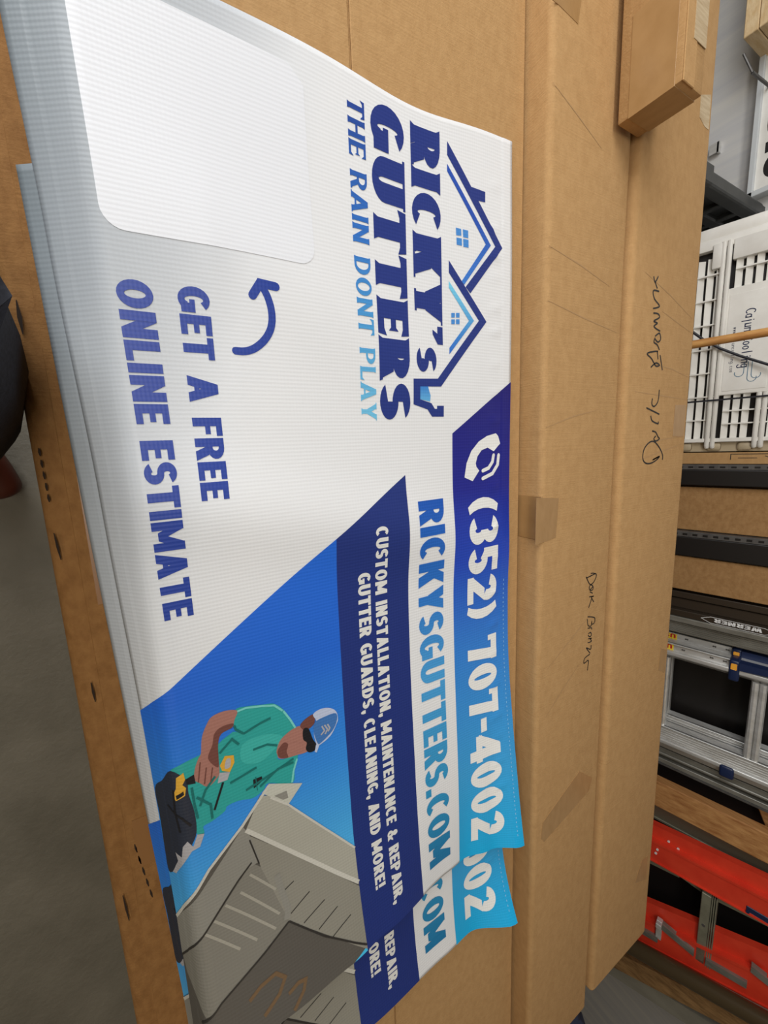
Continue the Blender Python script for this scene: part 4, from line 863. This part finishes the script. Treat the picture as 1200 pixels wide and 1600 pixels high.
ctr = Vector((2.5, .95)); rings = []
for k, (s, z) in enumerate(((1.0, .0), (1.02, .25), (.99, .5), (.97, .58), (.9, .62), (.55, .645), (.15, .63))):
    row = []
    for i in range(len(tp)*6):
        a = Vector(tp[i//6]); b = Vector(tp[(i//6+1) % len(tp)]); p = ctr+(a.lerp(b, (i % 6)/6)-ctr)*s
        row.append(bm.verts.new((p.x+.012*math.sin(i*2.3+k), p.y+.012*math.cos(i*1.7+k), z+(.012*math.sin(i*1.9+k*2) if k > 1 else 0))))
    rings.append(row)
for A, B in zip(rings, rings[1:]):
    for i in range(len(A)): bm.faces.new((A[i], A[(i+1) % len(A)], B[(i+1) % len(A)], B[i]))
bm.faces.new(rings[-1]); bm.faces.new(rings[0][::-1])
tag(obj('tarp_bundle', bm, M_tarp, None, True), 'navy blue tarp bundle on the floor past the end of the cartons', 'tarp')
# ------------------------------------------------------------------ left end of the wall
t = thing('black_plastic_stand', 'black ribbed plastic folding stand beside the white louvred unit', 'stand', (-.8, 1.9, 0))
def Y(bm, *a, **k): return box(bm, *a, **k, M=Matrix.Translation(-Vector(t.location)))
bm = N(); Y(bm, -.835, -.79, 1.60, 2.08, .655, .70, .008, 2); Y(bm, -.83, -.795, 1.60, 2.1, .56, .60, .005, 1); obj('top_rail', bm, M_blackp, t)
bm = N(); Y(bm, -.842, -.785, 1.56, 1.66, .69, .708, .004, 1); Y(bm, -.842, -.785, 2.06, 2.13, .66, .69, .004, 1); obj('end_cap', bm, M_blackp, t)
bm = N(); Y(bm, -.822, -.812, 1.62, 2.06, .05, .66)
for y in (1.63, 1.74, 1.86, 1.98, 2.05): Y(bm, -.83, -.796, y-.014, y+.014, .05, .66, .003, 1)
for z in (.2, .36, .48): Y(bm, -.828, -.798, 1.6, 2.08, z-.012, z+.012, .003, 1)
obj('ribbed_panel', bm, M_blackp, t)
bm = N(); tube(bm, [Vector(p)-Vector(t.location) for p in ((-.79, 1.72, .58), (-.765, 1.72, .57), (-.765, 1.82, .57), (-.79, 1.82, .58))], .009, 8); obj('handle', bm, M_blackp, t, True)
bm = N(); 
for y in (1.64, 2.04): Y(bm, -.85, -.77, y-.03, y+.03, 0, .06, .005, 1)
obj('foot', bm, M_blackp, t)
t = thing('wall_sign', 'white framed sign with bold dark letters hanging on the grey wall', 'sign', (-1.3, 2.19, .9))
def W(bm, *a, **k): return box(bm, *a, **k, M=Matrix.Translation(-Vector(t.location)))
bm = N(); W(bm, -1.95, -.905, 2.15, 2.2, .618, .636, .002, 1); W(bm, -.925, -.905, 2.15, 2.2, .618, 1.2, .002, 1); W(bm, -1.95, -1.93, 2.15, 2.2, .618, 1.2, .002, 1); W(bm, -1.95, -.905, 2.15, 2.2, 1.18, 1.2, .002, 1); obj('sign_frame', bm, mat('pale_frame', srgb(206, 210, 212), .4), t)
bm = N(); W(bm, -1.93, -.925, 2.165, 2.195, .636, 1.18); pn = obj('sign_panel', bm, M_white, t)
bm = N()
for p in lettering('ERBIS', -1.36, -.955, .658, .658, .10, None, .28, .2, .09): bm.faces.new([bm.verts.new(Vector((x, 2.1645, z))-Vector(t.location)) for x, z in p])
obj('sign_lettering', bm, M_ink, pn)
bm = N(); W(bm, -.93, -.91, 2.14, 2.19, .600, .618, .003, 1); obj('sign_clip', bm, M_steel_b, t)
t = thing('wooden_bracket', 'pale pine bracket block fixed to the grey wall above the steel hook', 'bracket', (-1.6, 2.1, .62))
bm = N(); box(bm, -2.0+1.6, -1.383+1.6, -.10, .10, .0, .041, .002, 1); obj('lower_board', bm, M_wood_l, t)
bm = N(); box(bm, -2.0+1.6, -1.383+1.6, -.10, .02, .043, .12, .002, 1); obj('upper_board', bm, M_wood_l, t)
bm = N(); P0 = Vector((-1.27, 2.2, .70)); tube(bm, [Vector((-1.272, 2.2, .655))-P0, Vector((-1.275, 2.03, .645))-P0], .005, 8); tube(bm, [Vector((-1.275, 2.03, .645))-P0, Vector((-1.335, 2.0, .625))-P0], .004, 8)
o = obj('steel_hook', bm, M_steel_g, None, True); o.location = P0; tag(o, 'bent steel hook sticking out of the grey wall under wood bracket', 'hook')
bm = N(); box(bm, -.02, .02, -.022, 0, -.008, .0, .001, 1); box(bm, -.02, .02, -.022, -.019, -.034, 0, .001, 1); o = obj('metal_bracket', bm, M_alu); o.location = (-1.17, 2.2, .500); tag(o, 'small shiny angle bracket low on the grey wall beyond the cartons', 'bracket')
# ------------------------------------------------------------------ the person standing by the cartons
def skin_mesh(name, nodes, edges, m_, parent=None, sub=2):
    """nodes {key:(x,y,z,r)}; one continuous skinned surface"""
    keys = list(nodes); me = bpy.data.meshes.new(name)
    me.from_pydata([nodes[k][:3] for k in keys], [(keys.index(a), keys.index(b)) for a, b in edges], []); o = bpy.data.objects.new(name, me); COL.objects.link(o)
    md = o.modifiers.new('skin', 'SKIN'); md.use_smooth_shade = True
    for i, k in enumerate(keys):
        r = nodes[k][3]; v = me.skin_vertices[0].data[i]; v.radius = (r, r) if not isinstance(r, tuple) else r; v.use_root = (i == 0)
    s = o.modifiers.new('sub', 'SUBSURF'); s.levels = sub; s.render_levels = sub
    me.materials.append(m_)
    if parent: o.parent = parent
    return o
pb = Vector((-.17, -.33, 0))
n = dict(hip=(-.19, -.33, .96, .075), hr=(-.105, -.205, .90, .075), kr=(-.05, -.335, .50, .066), ar=(-.03, -.40, .11, .046), hl=(-.28, -.42, .86, .075), kl=(-.31, -.50, .49, .064), al=(-.31, -.56, .11, .046),
         waist=(-.19, -.33, 1.06, .09), chest=(-.19, -.34, 1.28, .125), neck0=(-.19, -.34, 1.44, .07), neck=(-.19, -.33, 1.50, .052), head=(-.19, -.31, 1.60, .083), top=(-.19, -.315, 1.70, .07),
         sr=(-.06, -.34, 1.385, .045), er=(.01, -.40, 1.13, .044), wr=(.02, -.42, .90, .028), pr=(.02, -.42, .83, .03), sl=(-.34, -.36, 1.385, .045), el=(-.42, -.40, 1.13, .044), wl=(-.44, -.41, .90, .028), pl=(-.44, -.41, .83, .03))
e = [('hip', 'hr'), ('hr', 'kr'), ('kr', 'ar'), ('hip', 'hl'), ('hl', 'kl'), ('kl', 'al'), ('hip', 'waist'), ('waist', 'chest'), ('chest', 'neck0'), ('neck0', 'neck'), ('neck', 'head'), ('head', 'top'),
     ('chest', 'sr'), ('sr', 'er'), ('er', 'wr'), ('wr', 'pr'), ('chest', 'sl'), ('sl', 'el'), ('el', 'wl'), ('wl', 'pl')]
for h, (px, py) in (('r', (.02, -.42)), ('l', (-.44, -.41))):
    for i, (dy, ln) in enumerate(((-.024, .052), (-.008, .06), (.008, .056), (.024, .044))):
        n['f%s%da' % (h, i)] = (px, py+dy, .80, .009); n['f%s%db' % (h, i)] = (px-.004, py+dy*1.1, .80-ln*.6, .008); n['f%s%dc' % (h, i)] = (px-.014, py+dy*1.1, .80-ln*1.15, .0065)
        e += [('p'+h, 'f%s%da' % (h, i)), ('f%s%da' % (h, i), 'f%s%db' % (h, i)), ('f%s%db' % (h, i), 'f%s%dc' % (h, i))]
    n['t%sa' % h] = (px-.02, py+.034, .84, .010); n['t%sb' % h] = (px-.025, py+.045, .80, .008); e += [('w'+h, 't%sa' % h), ('t%sa' % h, 't%sb' % h)]
person = skin_mesh('person', n, e, M_skin); tag(person, 'person in dark jeans and brown shoes standing against the cartons', 'person')
jn = {k: n[k] for k in ('hip', 'hr', 'kr', 'ar', 'hl', 'kl', 'al')}; g_ = {'hip': .115, 'hr': .170, 'kr': .115, 'ar': .062, 'hl': .100, 'kl': .078, 'al': .062}
jn = {k: v[:3]+(g_[k],) for k, v in jn.items()}; jn['wb'] = (-.19, -.32, 1.0, .125)
jn['ar'] = (-.028, -.40, .09, .07); jn['al'] = (-.31, -.56, .09, .065)
skin_mesh('jeans', jn, [('hip', 'hr'), ('hr', 'kr'), ('kr', 'ar'), ('hip', 'hl'), ('hl', 'kl'), ('kl', 'al'), ('hip', 'wb')], M_jeans, person)
bm = N(); prev = None
for z, rx, ry in ((.87, .182, .150), (.93, .180, .140), (1.05, .168, .124), (1.18, .172, .130), (1.30, .185, .134), (1.38, .172, .118), (1.43, .125, .095), (1.465, .082, .072)):
    row = [bm.verts.new((-.19+rx*math.cos(2*math.pi*i/24), -.338+ry*math.sin(2*math.pi*i/24), z)) for i in range(24)]
    if prev:
        for i in range(24): bm.faces.new((prev[i], prev[(i+1) % 24], row[(i+1) % 24], row[i]))
    prev = row
for sx, P in ((1, [(-.10, -.34, 1.385), (-.055, -.345, 1.375), (-.03, -.365, 1.30), (-.005, -.39, 1.20)]), (-1, [(-.28, -.345, 1.385), (-.335, -.36, 1.375), (-.365, -.375, 1.30), (-.40, -.393, 1.20)])):
    tube(bm, P, [.07, .076, .072, .068], 16)
obj('shirt', bm, M_shirt, person, True)
for ax, ay, dx, dy in ((-.03, -.375, .068, .028), (-.31, -.56, -.02, .085)):
    skin_mesh('shoe', dict(a=(ax-dx*.5, ay-dy*.5, .05, .045), b=(ax+dx*.5, ay+dy*.5, .055, .05), c=(ax+dx*1.3, ay+dy*1.3, .042, .042), d=(ax+dx*1.75, ay+dy*1.75, .035, .034)), [('a', 'b'), ('b', 'c'), ('c', 'd')], M_leather, person)
bm = N(); bmesh.ops.create_uvsphere(bm, u_segments=20, v_segments=12, radius=.095)
for v in list(bm.verts):
    if v.co.z < -.01 and v.co.y > -.03: bm.verts.remove(v)
for v in bm.verts: v.co = Vector((v.co.x*.92-.19, v.co.y*1.08-.325, v.co.z*1.05+1.655))
obj('hair', bm, M_hair, person, True)
bm = N()
for sx in (-.032, .032):
    r = bmesh.ops.create_uvsphere(bm, u_segments=10, v_segments=8, radius=.012)
    for v in r['verts']: v.co += Vector((-.19+sx, -.236, 1.615))
obj('eyes', bm, M_whitet, person, True)
bm = N(); extrude_poly(bm, [(-.012, 1.575), (.012, 1.575), (.005, 1.615), (-.005, 1.615)], lambda p: Vector((p[0]-.19, -.235, p[1])), lambda p: Vector((p[0]*.5-.19, -.212, p[1]-.004))); obj('nose', bm, M_skin, person)
bm = N(); box(bm, -.212, -.168, -.240, -.229, 1.552, 1.561, .003, 1); obj('mouth', bm, M_leather, person)
